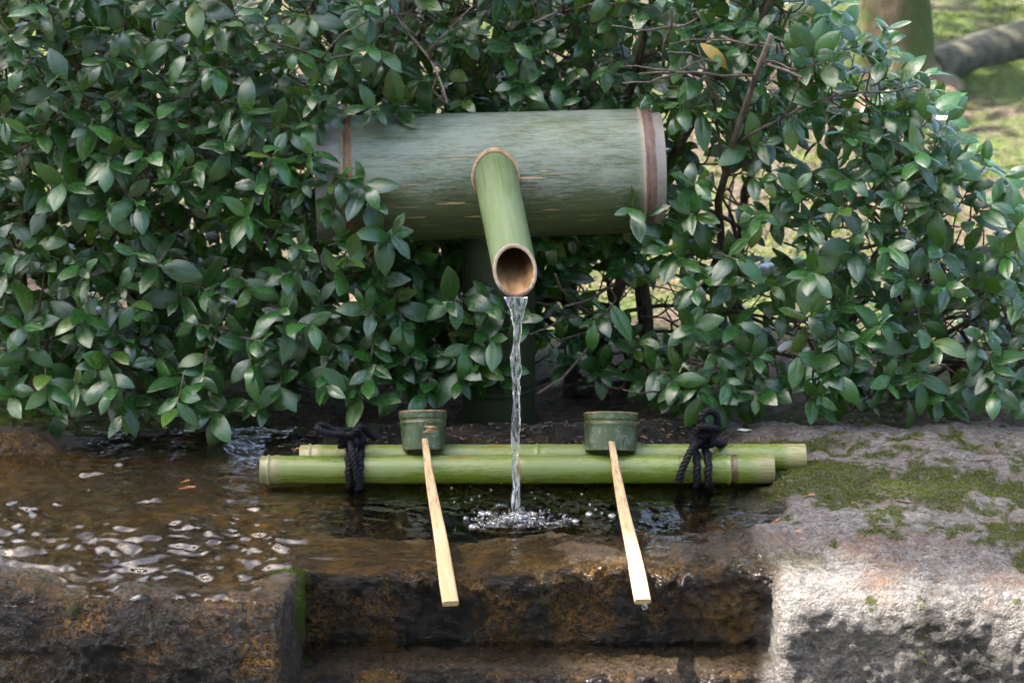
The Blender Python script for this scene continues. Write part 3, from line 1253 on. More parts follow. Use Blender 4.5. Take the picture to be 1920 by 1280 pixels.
def rope_strands(mb, pts, Rr=.0041, pitch=.016, fray=40, per=14):
    path = catmull(pts, per)
    n = len(path)
    s = [0.0]
    for i in range(1, n):
        s.append(s[-1] + (path[i] - path[i - 1]).length)
    nrm = None
    fr = []
    for i in range(n):
        t = (path[min(i + 1, n - 1)] - path[max(i - 1, 0)]).normalized()
        if nrm is None:
            nrm = t.orthogonal().normalized()
        nrm = (nrm - t * nrm.dot(t)).normalized()
        fr.append((nrm.copy(), t.cross(nrm), t))
    for j in range(3):
        q = []
        for i in range(n):
            a = 2 * math.pi * (s[i] / pitch + j / 3)
            q.append(path[i] + (fr[i][0] * math.cos(a) + fr[i][1] * math.sin(a)) * Rr * .55)
        mb.tube(q, Rr * .62, 7)
    for k in range(fray):
        i = random.randrange(1, n - 1)
        a = random.random() * 6.28
        d = (fr[i][0] * math.cos(a) + fr[i][1] * math.sin(a))
        p0 = path[i] + d * Rr
        d2 = (d + fr[i][2] * random.uniform(-1.2, 1.2)).normalized()
        L = random.uniform(.003, .014)
        p1 = p0 + d2 * L * .6
        p2 = p1 + (d2 + V((random.uniform(-.6, .6), random.uniform(-.6, .6), random.uniform(-.8, .3)))) * L * .5
        mb.tube([p0, p1, p2], [.0003, .0002, .0001], 3, cap=False)


def rope_thing(label, px, loop_pts, tails, knot_c):
    root = empty('black_rope', (px, .023, .0))
    tag(root, label, 'rope', 'black ropes binding the rods')

    def part(name, lst, **kw):
        b_ = MB()
        for l in lst:
            rope_strands(b_, [V(p) for p in l], **kw)
        o = b_.build(name, ROPE, root)
        o.location = -V(root.location)
    # lashing loops round both rods
    y0, y1, zc = .004, .0425, .0172
    rr = RR + .0042
    for dx in (-.0075, .0065):
        l = []
        for a in np.linspace(200, -20, 9):
            l.append((px + dx, y0 - rr * math.sin(R(a)) if False else y0 + rr * math.cos(R(a + 0)) * 1.0, zc + rr * math.sin(R(a))))
        ring = []
        for a in np.linspace(80, 280, 10):      # front rod, nearside
            ring.append((px + dx + .001 * math.sin(a), y0 + rr * math.cos(R(a)), zc + rr * math.sin(R(a))))
        for a in np.linspace(-70, 95, 9):       # rear rod, far side
            ring.append((px + dx - .001, y1 + rr * math.cos(R(a)), zc + rr * math.sin(R(a))))
        ring.append(ring[0])
        part('lashing', [ring], fray=60)
    # knot
    kc = V(knot_c)
    kn = []
    for j in range(2):
        l = []
        for i in range(11):
            a = i * 1.15 + j * 2.1
            l.append(kc + V((.0105 * math.cos(a), .0085 * math.sin(a * 1.3 + j), .0085 * math.sin(a * .9 + 1.1 * j))))
        kn.append(l)
    part('knot', kn, fray=110, per=9)
    part('loop', [loop_pts], fray=60)
    for t in tails:
        part('tail', [t], fray=50)
    return root


xl = -.195
k1 = aty(655, 822, .012)
rope_thing('black hemp rope with a drooping bow, tied at the left end', xl, [k1, aty(640, 815, .0), aty(615, 812, -.004), aty(596, 803, 0), aty(604, 797, .006), aty(625, 806, .012), aty(645, 812, .014), k1],
           [[k1, aty(664, 812, .006), aty(672, 803, .004), aty(680, 801, .012), aty(690, 812, .02), aty(705, 822, .03)],
            [k1, aty(660, 845, -.012), aty(666, 875, -.020), aty(674, 905, -.021), aty(672, 918, -.018)]], k1)
xr = .237
k2 = aty(1322, 822, .012)
rope_thing('black hemp rope with an upright loop, tied at the right end', xr, [k2, aty(1318, 800, .006), aty(1316, 782, .006), aty(1328, 770, .008), aty(1342, 776, .012), aty(1345, 795, .014), aty(1336, 812, .014), k2],
           [[k2, aty(1300, 838, -.008), aty(1287, 862, -.017), aty(1276, 888, -.021), aty(1274, 904, -.020)],
            [k2, aty(1340, 830, .02), aty(1355, 835, .04), aty(1366, 838, .055)],
            [k2, aty(1306, 812, .004), aty(1312, 800, .0), aty(1336, 802, .0), aty(1350, 806, .012)]], k2)


# ------------------------------------------------------------------ hedge
def leaf_mat():
    b = NB('evergreen_leaf')
    oi = b.n('ShaderNodeObjectInfo')
    lv = b.math('FRACT', b.math('ADD', b.attr('lv'), oi.outputs['Random']))
    uv = b.attr('leafuv', 'Vector')
    u, v, _ = b.sep(uv)
    c = b.mix(b.rng(lv, .0, .85), (.009, .048, .009), (.032, .122, .020))
    c = b.mix(b.rng(lv, .88, .98), c, (.085, .15, .018))
    n = b.noise(60, 3, .6)
    c = b.mix(b.math('MULTIPLY', b.rng(n, .45, .7), .5), c, (.016, .054, .020))
    rib = b.rng(b.math('ABSOLUTE', u), .025, .07, 1, 0)
    c = b.mix(b.math('MULTIPLY', rib, .5), c, (.08, .14, .05))
    edge = b.rng(b.math('ABSOLUTE', u), .9, 1.0)
    c = b.mix(b.math('MULTIPLY', edge, .45), c, (.08, .13, .05))
    # dusty grey-brown patches and pale specks on a few leaves
    dust = b.math('MULTIPLY', b.rng(lv, .55, .62), b.rng(b.noise(38, 4, .7), .58, .7))
    dust = b.math('MULTIPLY', dust, b.rng(lv, .9, .8))
    c = b.mix(b.math('MULTIPLY', dust, .45), c, (.10, .085, .08))
    spk = b.math('MULTIPLY', b.rng(b.vor(120), .14, .09), b.rng(b.noise(22, 2), .60, .66))
    c = b.mix(b.math('MULTIPLY', spk, .8), c, (.6, .62, .58))
    ang = b.math('ADD', b.math('MULTIPLY', v, 34), b.math('MULTIPLY', b.math('ABSOLUTE', u), -9))
    vein = b.math('POWER', b.math('ABSOLUTE', b.math('SINE', ang)), 6)
    bm = b.bump(b.math('ADD', b.math('MULTIPLY', vein, -.25), b.math('MULTIPLY', n, .8)), .25, .0012)
    geo = b.n('ShaderNodeNewGeometry')
    back = b.mix(.75, c, (.06, .10, .04))
    c2 = b.mix(geo.outputs['Backfacing'], c, back)
    rg = b.rng(n, .3, .7, .20, .38)
    p = b.bsdf(c2, rg, bm, spec=.8)
    tr = b.n('ShaderNodeBsdfTranslucent')
    b.set(tr.inputs[0], b.mix(.6, c, (.16, .32, .015)))
    mx = b.n('ShaderNodeMixShader')
    mx.inputs[0].default_value = .22
    b.t.links.new(p, mx.inputs[1])
    b.t.links.new(tr.outputs[0], mx.inputs[2])
    return b.done(mx.outputs[0])


LEAF = leaf_mat()
ST = [-.10, 0.0, .14, .32, .52, .72, .89, 1.0]
HW = [.012, .035, .142, .208, .218, .172, .080, .0]


def leaf_variant(bend, fold, twist, wid, wave_):
    """leaf of unit length along +Y, upper face +Z; halves split at the midrib"""
    vs = []
    uv = []
    for side in (-1, 1):
        for t, w in zip(ST, HW):
            tt = max(t, 0)
            ang = -bend * tt
            yb = (math.sin(bend * tt) / bend) if abs(bend) > 1e-3 else tt
            zb = -(1 - math.cos(bend * tt)) / bend if abs(bend) > 1e-3 else 0
            if t < 0:
                yb = t
                zb = 0
            for q in (0, .55, 1.0):
                ww = w * wid * q
                ser = .06 * w * (1 if int(t * 60) % 2 else -1) if q == 1 else 0
                zz = zb + ww * math.sin(fold) - .35 * ww * ww / max(w, .05) + wave_ * math.sin(t * 9 + side) * q * w * .3
                x = side * (ww * math.cos(fold) + ser)
                tw = twist * tt
                xr_ = x * math.cos(tw) - (zz - zb) * math.sin(tw)
                zr_ = zb + x * math.sin(tw) + (zz - zb) * math.cos(tw)
                vs.append((xr_, yb, zr_))
                uv.append((side * q, t, 0))
    fs = []
    n = len(ST)
    for h in range(2):
        o = h * n * 3
        for i in range(n - 1):
            for q in range(2):
                a, b_, c, d = o + i * 3 + q, o + i * 3 + q + 1, o + (i + 1) * 3 + q + 1, o + (i + 1) * 3 + q
                fs.append((a, b_, c, d) if h == 1 else (d, c, b_, a))
    return np.array(vs), np.array(fs), np.array(uv)


VAR = [leaf_variant(random.uniform(.25, 1.25), random.uniform(.10, .42), random.uniform(-.35, .35), random.uniform(.88, 1.15), random.uniform(-.5, .5)) for _ in range(14)]
YELLOW = simple_mat('yellow_leaf', (.34, .17, .02), (.22, .22, .04), .5, 40)
BARK = simple_mat('twig_bark', (.055, .040, .032), (.15, .12, .10), .85, 90, (1, 1, .3), .002, .2)
TWIG = simple_mat('young_twig', (.08, .045, .028), (.17, .11, .075), .7, 60, (1, 1, 1), .001, .3)

HB = V((0, .36, -.04))
hedge = empty('evergreen_hedge', HB)
tag(hedge, 'dense glossy dark green hedge behind the basin and round the bamboo pipe', 'hedge')


def ztop(x):
    xs = [-2, .30, .385, .46, .54, .62, .70, .82]
    zs = [.80, .78, .61, .555, .495, .41, .30, .14]
    return float(np.interp(x, xs, zs))


def yfront(x, z):
    l = .135 + .10 * max(0, z - .25) + .06 * max(0, .12 - z)
    c = .30
    r = .165 + .22 * max(0, z - .22) + .10 * max(0, x - .5)
    w1 = float(sstep(-.22, -.06, x))
    w2 = float(sstep(.10, .24, x))
    return l * (1 - w1) + (c * (1 - w2) + r * w2) * w1


def blocked(p, front_ok=True):
    """keep the pipe, spout, stream and rods clear of leaves in front of them"""
    u, v = proj(p)
    if p.y < .36:
        if 655 < u < 1195 and 205 < v < 372:
            return True
        if 790 < u < 1130 and 205 < v < 440:
            return True
        if 885 < u < 1035 and 330 < v < 820:
            return True
        if 1180 <= u < 1262 and 195 < v < 360:
            return True
        if 585 < u <= 655 and 225 < v < 310:
            return True
    if p.y < .24 and v > (785 if u < 1000 else 775):
        return True
    if p.z < .028 + .045 * (vn2(np.array(p.x * 9.0), np.array(3.3)) if p.x < 0 else .3):
        return True
    return False


def dens(u, v):
    """how leafy the hedge is over its width and height"""
    d = .12 + .88 * float(sstep(-.38, -.02, fbm2(np.array(u / 1000), np.array(v / 1000), 8.5, 2, 101)))
    if 1000 < u < 1270 and v > 520:
        d *= .10
    if 700 < u < 990 and v > 640:
        d *= .55
    if 560 < u < 760 and v > 640:
        d *= .75
    if v > 700:
        d *= .75
    if u > 1240 and 200 < v < 360 and u < 1370:
        d *= .12
    if u > 1260 and v > 360:
        d *= .25 + .75 * float(sstep(-.25, .12, fbm2(np.array(u / 1000), np.array(v / 1000), 11, 2, 131)))
    if u > 1450 and v > 735:
        d *= .6
    return d


# stems and branches
branch_nodes = []
stem_mb = []


def grow(p, d, L, r0, r1, n=8, wander=.25, up=.0):
    pts = [V(p)]
    d = V(d).normalized()
    for i in range(n):
        d = (d + V((random.gauss(0, wander), random.gauss(0, wander), random.gauss(0, wander * .7) + up))).normalized()
        pts.append(pts[-1] + d * (L / n))
    rad = [r0 + (r1 - r0) * i / n for i in range(n + 1)]
    return pts, rad


def ok_path(pts):
    return all(p.z < ztop(p.x) - .035 for p in pts) and all(not (p.y < .37 and -.28 < p.x < .23 and .22 < p.z < .44) for p in pts)


stems_x = [-.92, -.78, -.66, -.55, -.44, -.33, -.22, -.13, .085, .135, .185, .225, .34, .45, .56, .66, .77]
for sx in stems_x:
    y0 = random.uniform(.36, .52)
    mbx = MB()
    H = max(.12, min(.76, ztop(sx) - .09))
    pts, rad = grow((sx, y0, -.07), (random.uniform(-.12, .12), random.uniform(-.05, .05), 1), H + .05, random.uniform(.007, .0125), .0035, 12, .13, .05)
    mbx.tube(pts, rad, 8)
    nodes = list(zip(pts, rad))
    for k in range(17):
        p, r = random.choice(nodes[1:])
        dx = V((random.gauss(0, .55), -abs(random.gauss(.7, .4)) if random.random() < .75 else .5, random.uniform(-.1, .75)))
        bp, br = grow(p, dx, random.uniform(.10, .28), r * .5, .0016, 7, .2, .02)
        if not ok_path(bp):
            continue
        mbx.tube(bp, br, 6)
        branch_nodes += bp[2:]
        for kk in range(2):
            q = random.choice(bp[2:])
            cp, cr = grow(q, dx + V((random.gauss(0, .7), random.gauss(-.2, .4), random.gauss(.1, .4))), random.uniform(.06, .15), .0017, .0009, 5, .22)
            if ok_path(cp):
                mbx.tube(cp, cr, 5)
                branch_nodes += cp[1:]
    branch_nodes += pts[3:]
    o = mbx.build('stem', BARK, hedge)
    o.location = -HB
# a few low dark boughs seen in the open middle
for a, b_, c in (((1000, 762), (1090, 735), (1260, 690)), ((1050, 790), (1120, 730), (1300, 735)), ((1105, 800), (1180, 700), (1150, 560)), ((1240, 800), (1215, 660), (1190, 480)), ((1060, 800), (1075, 650), (1050, 470))):
    pts = catmull([aty(*a, .44), aty(*b_, .43), aty(*c, .45)], 8)
    mbx = MB()
    mbx.tube(pts, np.linspace(.012 if a[1] > 790 else .006, .006 if a[1] > 790 else .003, len(pts)).tolist(), 8)
    o = mbx.build('bough', BARK, hedge)
    o.location = -HB
    branch_nodes += pts[4:]

from mathutils.kdtree import KDTree
kd = KDTree(len(branch_nodes))
for i, p in enumerate(branch_nodes):
    kd.insert(p, i)
kd.balance()

leaves = []          # (matrix, variant, lv)
twigs = MB()


def add_leaf(p, d, up, L, var, lv):
    d = d.normalized()
    n = (up - d * up.dot(d))
    n = n.normalized() if n.length > 1e-4 else d.orthogonal()
    x = d.cross(n)
    M = Matrix((x * L, d * L, n * L)).transposed().to_4x4()
    M.translation = p
    leaves.append((M, var, lv))


def sprig(tip, direction, nl, scale, upb=V((0, -.62, .76)), tw=True, lv0=None):
    d = direction.normalized()
    Ls = .05 * scale
    base = tip - d * Ls
    ph = random.random() * 6.28
    s1_ = d.orthogonal().normalized()
    s2_ = d.cross(s1_)
    for k in range(nl):
        t = (k + .5) / nl
        p = base + d * Ls * (t ** .8)
        a = ph + k * 2.4
        rad = s1_ * math.cos(a) + s2_ * math.sin(a)
        an = R(78 - 42 * t + random.uniform(-12, 12))
        ld = d * math.cos(an) + rad * math.sin(an) + V((0, -.12, -.05 + random.uniform(-.22, .18)))
        up = upb + V((random.gauss(0, .38), random.gauss(0, .36), random.gauss(0, .25)))
        L = scale * random.uniform(.029, .053) * (1.0 if t < .75 else .82)
        add_leaf(p, ld, up, L, random.randrange(len(VAR)), random.random() if lv0 is None else lv0)
    if tw:
        co, idx, dist = kd.find(base - d * .02 + V((0, .03, -.02)))
        mid = (base + co) / 2 + V((random.gauss(0, .008), random.gauss(0, .008), -.01)) - d * .01
        pts = catmull([co, mid, base, tip - d * Ls * .25], 4)
        twigs.tube(pts, np.linspace(.0016, .0008, len(pts)).tolist(), 5, cap=False)


class Grid:
    def __init__(s, r):
        s.r = r
        s.d = {}

    def ok(s, p, r):
        k = (int(p[0] // s.r), int(p[1] // s.r), int(p[2] // s.r))
        for i in (-1, 0, 1):
            for j in (-1, 0, 1):
                for l in (-1, 0, 1):
                    for q in s.d.get((k[0] + i, k[1] + j, k[2] + l), ()):
                        if (q - p).length < r:
                            return False
        s.d.setdefault(k, []).append(p)
        return True


gr = Grid(.066)
for it in range(22000):
    x = random.uniform(-.98, .86)
    z = random.uniform(.03, .80)
    if z > ztop(x):
        continue
    dep = random.random() ** 1.6 * (.38 if x < .2 else (.26 if z > .28 else .16))
    y = yfront(x, z) + dep + random.uniform(-.015, .02)
    p = V((x, y, z))
    u, v = proj(p)
    if u < -160 or u > 2080 or v < -170:
        continue
    if blocked(p):
        continue
    if random.random() > dens(u, v) * (1.0 if dep < .12 else .75):
        continue
    if not gr.ok(p, (.040 if dep < .09 else .053) * (1.0 if x < .2 or z > .30 else 1.22)):
        continue
    out = V((random.gauss(0, .45), -.75 - random.random() * .3 if dep < .2 else random.gauss(0, .6), random.gauss(.36, .4)))
    if z > ztop(x) - .12:
        out += V((.25 if x > .4 else 0, .2, .55))
    if p.y < .2 and z < .14:
        out.z -= .25
    hi = float(sstep(.15, .5, z))
    sprig(p, out, random.choice((5, 6, 6, 7, 8)), random.uniform(.85, 1.15), V((0, -.72 + .38 * hi, .66 + .28 * hi)))

# inner growth that fills the depth of the hedge
gr2 = Grid(.08)
for it in range(7500):
    x = random.uniform(-1.0, .84)
    z = random.uniform(.0, .74)
    if z > ztop(x) - .06:
        continue
    y = random.uniform(.42, .72)
    p = V((x, y, z))
    u, v = proj(p)
    if 985 < u < 1290 and v > 480:
        continue
    if x > .18 and random.random() < .93:
        continue
    if z > .36 and random.random() < .12:
        continue
    if not gr2.ok(p, .056):
        continue
    sprig(p, V((random.gauss(0, .6), random.gauss(-.3, .6), random.gauss(.2, .5))), random.choice((5, 6, 7)), random.uniform(.9, 1.2))
# individual sprigs one can pick out
for (tu, tv, ty) in ((1486, 46, .20), (1548, 30, .21), (1574, 62, .19), (1500, 92, .19), (1560, 100, .18)):
    b0 = aty(1526, 104, .21)
    e0 = aty(tu, tv, ty)
    add_leaf(b0, e0 - b0, V((random.uniform(-.2, .2), -1, .35)), (e0 - b0).length, random.randrange(len(VAR)), .93)
twigs.tube([aty(1530, 160, .26), aty(1527, 130, .23), aty(1526, 100, .21)], [.0014, .0012, .0009], 5)
for (u, v, y, dx, dz) in ((205, 740, .10, .1, -.55), (610, 735, .12, .0, -.6), (590, 610, .12, .9, .1), (690, 715, .14, -.1, -.7), (830, 570, .17, -.5, .1), (930, 640, .2, .5, -.3),
                          (860, 720, .2, .1, -.6), (1110, 610, .2, -.6, -.4), (1270, 735, .2, -.7, -.4), (1620, 640, .17, .4, .4), (1540, 690, .17, -.4, .1), (380, 720, .12, .0, -.5),
                          (740, 440, .155, .5, .2), (690, 350, .15, .3, .1), (760, 620, .18, .2, -.3), (1180, 390, .19, -.3, .3), (1040, 460, .25, .3, .1), (1330, 770, .16, .3, -.7),
                          (905, 575, .2, -.2, -.2), (900, 700, .21, .1, -.6), (870, 655, .2, -.3, -.2), (945, 715, .22, .4, -.5), (985, 605, .2, .7, -.2), (330, 770, .11, -.1, -.8),
                          (90, 745, .11, .2, -.6), (470, 700, .12, .1, -.5), (800, 745, .2, -.1, -.6)):
    sprig(aty(u, v, y), V((dx, -.8, dz)), random.choice((6, 7)), 1.12)
for u in range(1290, 2000, 48):
    uu, vv = u + random.uniform(-18, 18), random.uniform(690, 758)
    sprig(aty(uu, vv, random.uniform(.15, .24)), V((random.gauss(0, .5), -.8, random.uniform(-.7, .1))), random.choice((5, 6, 7)), random.uniform(.95, 1.2))
nL = len(leaves)

# which 300 leaves show largest
LO = np.array([[0, -.05, 0], [.19, .40, .03], [0, 1, -.2], [-.19, .40, .03], [0, .45, -.03]])
pv, pf = [], []
quad = []
for i, (M, var, lv) in enumerate(leaves):
    q = [M @ V(p) for p in LO]
    quad.append(q)
    o = len(pv)
    pv += [tuple(a) for a in q]
    pf += [(o, o + 1, o + 4), (o + 1, o + 2, o + 4), (o + 2, o + 3, o + 4), (o + 3, o, o + 4)]
po = len(pv)
for k in range(24):
    a0 = 2 * math.pi * k / 24
    for xx in (0, PL):
        pv.append(tuple(MPIPE @ V((xx, RB * math.cos(a0), RB * math.sin(a0)))))
for k in range(24):
    pf.append((po + 2 * k, po + 2 * k + 1, po + (2 * k + 3) % 48, po + (2 * k + 2) % 48))
bv = BVHTree.FromPolygons(pv, pf)
score = np.zeros(nL)
for i, q in enumerate(quad):
    vis = 0
    tests = [q[4], (q[0] + q[4]) / 2, (q[2] + q[4]) / 2, (q[1] + q[4]) / 2, (q[3] + q[4]) / 2]
    for tp in tests:
        d = CAMP - tp
        h = bv.ray_cast(tp + d.normalized() * .0025, d.normalized(), 3.5)
        vis += h[0] is None
    pp = [proj(a) for a in q[:4]]
    if not all(-20 < a[0] < 1940 and -20 < a[1] < 1300 for a in pp):
        continue
    ar = abs(sum(pp[k][0] * pp[(k + 1) % 4][1] - pp[(k + 1) % 4][0] * pp[k][1] for k in range(4))) / 2
    score[i] = ar * vis / 5
best = set(np.argsort(-score)[:300].tolist())
vmesh = []
for (vs, fs, uv) in VAR:
    me = np_mesh('leaf', vs, fs, mat=LEAF)
    fattr(me, 'lv', np.zeros(len(vs)))
    a = me.attributes.new('leafuv', 'FLOAT_VECTOR', 'POINT')
    a.data.foreach_set('vector', uv.ravel().astype(np.float32))
    vmesh.append(me)
for i in best:
    M, var, lv = leaves[i]
    o = link('leaf', vmesh[var], hedge)
    o.matrix_local = Matrix.Translation(-HB) @ M
AV, AF, AU, AL = [], [], [], []
off = 0
for i, (M, var, lv) in enumerate(leaves):
    if i in best:
        continue
    vs, fs, uv = VAR[var]
    A = np.array(M)
    AV.append(vs @ A[:3, :3].T + A[:3, 3])
    AF.append(fs + off)
    AU.append(uv)
    AL.append(np.full(len(vs), lv))
    off += len(vs)
fme = np_mesh('foliage', np.concatenate(AV) - np.array(HB), np.concatenate(AF), mat=LEAF)
fattr(fme, 'lv', np.concatenate(AL))
a = fme.attributes.new('leafuv', 'FLOAT_VECTOR', 'POINT')
a.data.foreach_set('vector', np.concatenate(AU).ravel().astype(np.float32))
tag(link('foliage', fme, hedge), kind='stuff')
o = twigs.build('twigs', TWIG, hedge)
o.location = -HB
tag(o, kind='stuff')
# one yellowing leaf
yme = vmesh[3].copy()
yme.materials.clear()
yme.materials.append(YELLOW)
o = link('leaf', yme, hedge)
d_ = (aty(1328, 78, .20) - aty(1362, 128, .22))
nrm = V((.1, -.9, .4))
nrm = (nrm - d_.normalized() * nrm.dot(d_.normalized())).normalized()
xv = d_.normalized().cross(nrm)
M = Matrix((xv * d_.length * .72, d_, nrm * d_.length)).transposed().to_4x4()
M.translation = aty(1362, 128, .22)
o.matrix_local = Matrix.Translation(-HB) @ M
tag(o, 'single yellowing leaf with an orange tip')


# ------------------------------------------------------------------ trees: one in the background, one unseen, shaped to shade the basin
def crown_mat():
    b = NB('tree_leaf')
    c = b.mix(b.attr('lv'), (.03, .07, .015), (.10, .16, .03))
    tr = b.n('ShaderNodeBsdfTranslucent')
    b.set(tr.inputs[0], c)
    mx = b.n('ShaderNodeMixShader')
    mx.inputs[0].default_value = .35
    b.t.links.new(b.bsdf(c, .5, spec=.4), mx.inputs[1])
    b.t.links.new(tr.outputs[0], mx.inputs[2])
    return b.done(mx.outputs[0])


CROWN = crown_mat()


def trunk_mat():
    b = NB('trunk_bark')
    p = b.map(b.obj, (1, 1, .35))
    n = b.noise(22, 5, .7, p)
    n2 = b.noise(5, 3, .6)
    c = b.mix(b.rng(n, .3, .7), (.07, .05, .032), (.24, .18, .11))
    c = b.mix(b.rng(n2, .44, .58), c, (.07, .095, .025))
    return b.done(b.bsdf(c, .9, b.bump(n, .9, .02), spec=.2))


TRUNK = trunk_mat()


def crown_mesh(P, size, base, name, parent):
    n = len(P)
    d = rng.normal(0, 1, (n, 3))
    d[:, 2] -= .3
    d /= np.linalg.norm(d, axis=1)[:, None]
    s = np.cross(d, rng.normal(0, .5, (n, 3)) + np.array([0, 0, 1]))
    s /= np.linalg.norm(s, axis=1)[:, None]
    nn = np.cross(s, d)
    L = rng.uniform(size * .7, size * 1.3, n)[:, None]
    w = L * .26
    vs = np.stack([P, P + d * L * .45 + s * w - nn * w * .25, P + d * L - nn * L * .15, P + d * L * .45 - s * w - nn * w * .25], 1).reshape(-1, 3)
    k = np.arange(n)[:, None] * 4
    tr = np.concatenate([k + np.array([[0, 1, 2]]), k + np.array([[0, 2, 3]])])
    me = np_mesh(name, vs - np.array(base), tris=tr, mat=CROWN, smooth=False)
    fattr(me, 'lv', np.repeat(rng.random(n), 4))
    o = link(name, me, parent)
    tag(o, kind='stuff')
    return o


def tree(name, label, base, pts, rad, limbs, crown, size):
    root = empty(name, base)
    tag(root, label, 'tree')
    m = MB()
    P = catmull(pts, 6)
    rr = np.interp(np.linspace(0, len(rad) - 1, len(P)), range(len(rad)), rad).tolist()
    m.tube(P, rr, 20)
    # irregular bark outline
    m.v = [tuple(V(p) + (V(p) - V((base[0], base[1], p[2]))).normalized() * .02 * noise.noise(V(p) * 6)) for p in m.v]
    o = m.build('trunk', TRUNK, root)
    o.location = -V(base)
    for l, r0 in limbs:
        m = MB()
        Q = catmull(l, 5)
        m.tube(Q, np.linspace(r0, r0 * .3, len(Q)).tolist(), 8)
        o = m.build('limb', TRUNK, root)
        o.location = -V(base)
    crown_mesh(crown, size, base, 'crown', root)
    return root


def on_ground(u, v):
    r = ray(u, v)
    t = 2.0
    while t < 30:
        p = CAMP + r * t
        if p.z <= float(terrain(np.array(p.x), np.array(p.y))):
            return p
        t += .01
    return p


tb = on_ground(1652, 165)
tb.z -= .03
bx, by, bz = tb
lim = []
cl = []
for k in range(9):
    a = k * .8 + .2
    e = V((bx + math.cos(a) * random.uniform(.8, 1.7), by + .6 + math.sin(a) * random.uniform(.6, 1.5), bz + random.uniform(2.6, 4.6)))
    s_ = V((bx + .02, by + .05, bz + random.uniform(1.8, 3.2)))
    lim.append(([s_, s_.lerp(e, .5) + V((0, 0, .15)), e], .035))
    n = 520
    cl.append(np.array(e) + rng.normal(0, 1, (n, 3)) * np.array([.42, .42, .26]))
tree('background_tree', 'tree trunk with mossy foot on the slope behind the hedge, upper right', tb,
     [tb, tb + V((-.01, 0, .06)), tb + V((-.015, 0, .2)), tb + V((-.03, .02, .9)), tb + V((-.02, .06, 2.0)), tb + V((0, .1, 3.6))],
     [.21, .16, .125, .10, .085, .03], lim, np.concatenate(cl), .13)

# unseen tree out to the left; crown shaped to shade hedge and basin
patches = [(.055, -.275, .21, .078), (.47, -.335, .28, .112), (.53, -.075, .13, .062), (.66, -.06, .06, .04), (.80, -.20, .12, .12), (.33, -.27, .08, .05)]  # openings left in the crown so sun patches fall here
cp = []
tries = 0
while len(cp) < 5600 and tries < 60000:
    tries += 1
    x0, y0 = random.uniform(-1.2, 1.1), random.uniform(-.68, .64)
    if any(((x0 - px) / ax) ** 2 + ((y0 - py) / ay) ** 2 < random.uniform(.85, 1.25) for px, py, ax, ay in patches):
        continue
    if ((x0 > .40 and y0 > .36) or (x0 > .70 and y0 > .13)) and random.random() < .85:
        continue
    d = random.uniform(5.6, 7.6)
    cp.append(tuple(V((x0, y0, 0)) + SUN * d))
cp = np.array(cp)
sb = V((-4.6, 2.3, float(terrain(np.array(-4.6), np.array(2.3))) - .05))
cc = V(cp.mean(0))
lim = []
for k in range(8):
    e = V(cp[rng.integers(len(cp))])
    s_ = sb.lerp(cc, .0) + V((.1, -.05, random.uniform(2.6, 4.4)))
    lim.append(([s_, s_.lerp(e, .55) + V((0, 0, .25)), e], .03))
tree('shade_tree', 'unseen leafy tree left of the basin, crown shaped to shade it', sb, [sb, sb + V((.02, 0, .12)), sb + V((.05, -.02, .6)), sb + V((.1, -.1, 2.4)), sb + V((.4, -.3, 4.4)), cc + V((-.3, .1, .5))],
     [.17, .12, .10, .085, .06, .02], lim, cp, .115)

# unseen wood behind the viewer, added to block low sky light
wp = []
for k in range(60):
    a = R(random.uniform(195, 345))
    rr_ = random.uniform(7.5, 11)
    c_ = np.array([math.cos(a) * rr_, math.sin(a) * rr_, random.uniform(.3, 5.5)])
    wp.append(c_ + rng.normal(0, 1, (230, 3)) * np.array([.9, .9, .7]))
wp = np.concatenate(wp)
wp = wp[wp[:, 2] > -.2]
wo_ = crown_mesh(wp, .34, (0, -9, 0), 'sky_block_wood', None)
wo_.location = (0, -9, 0)
tag(wo_, 'unseen dark green wood behind the viewer, added to block low sky', 'sky_block_wood', kind='stuff')

# grey log on the bank
lm = MB()
lp = catmull([on_ground(uu, vv) + V((0, 0, .02)) for uu, vv in ((1738, 150), (1800, 128), (1870, 108), (1960, 88), (2100, 66))], 8)
lm.tube(lp, (np.linspace(.05, .07, len(lp)) * (1 + .02 * np.sin(np.arange(len(lp)) * .7))).tolist(), 16)
LOGM = simple_mat('grey_log', (.045, .045, .028), (.12, .11, .078), .9, 25, (1, 1, 1), .01, .2)
lb = lp[0]
lo_ = lm.build('fallen_log', LOGM, base=lb)
tag(lo_, 'smooth grey log lying on the mossy bank at upper right', 'log')

# moss and low growth on the bank behind the hedge
n = 60000
bxs = rng.uniform(-1.2, 2.6, n)
bys = rng.uniform(.9, 5.2, n)
kk = fbm2(bxs, bys, 2.2, 4, 91) + .3 * fbm2(bxs, bys, 9, 2, 92) >  .05
bxs, bys = bxs[kk], bys[kk]
Pg = np.stack([bxs, bys, terrain(bxs, bys) - .003], -1)
bo = blades('ground_moss', Pg, np.tile([0, 0, 1.0], (len(Pg), 1)), .006, .020, .004, moss_mat('bank_moss', (.03, .055, .008), (.12, .17, .025)), .8)
tag(bo, 'bright moss and low growth covering the slope behind the hedge', 'moss', kind='stuff')

# ------------------------------------------------------------------ small things on the stone
ORANGE = simple_mat('dead_orange_sprig', (.28, .09, .025), (.45, .18, .06), .7, 200)
DEBRIS = simple_mat('leaf_litter', (.04, .025, .015), (.16, .10, .065), .85, 90)


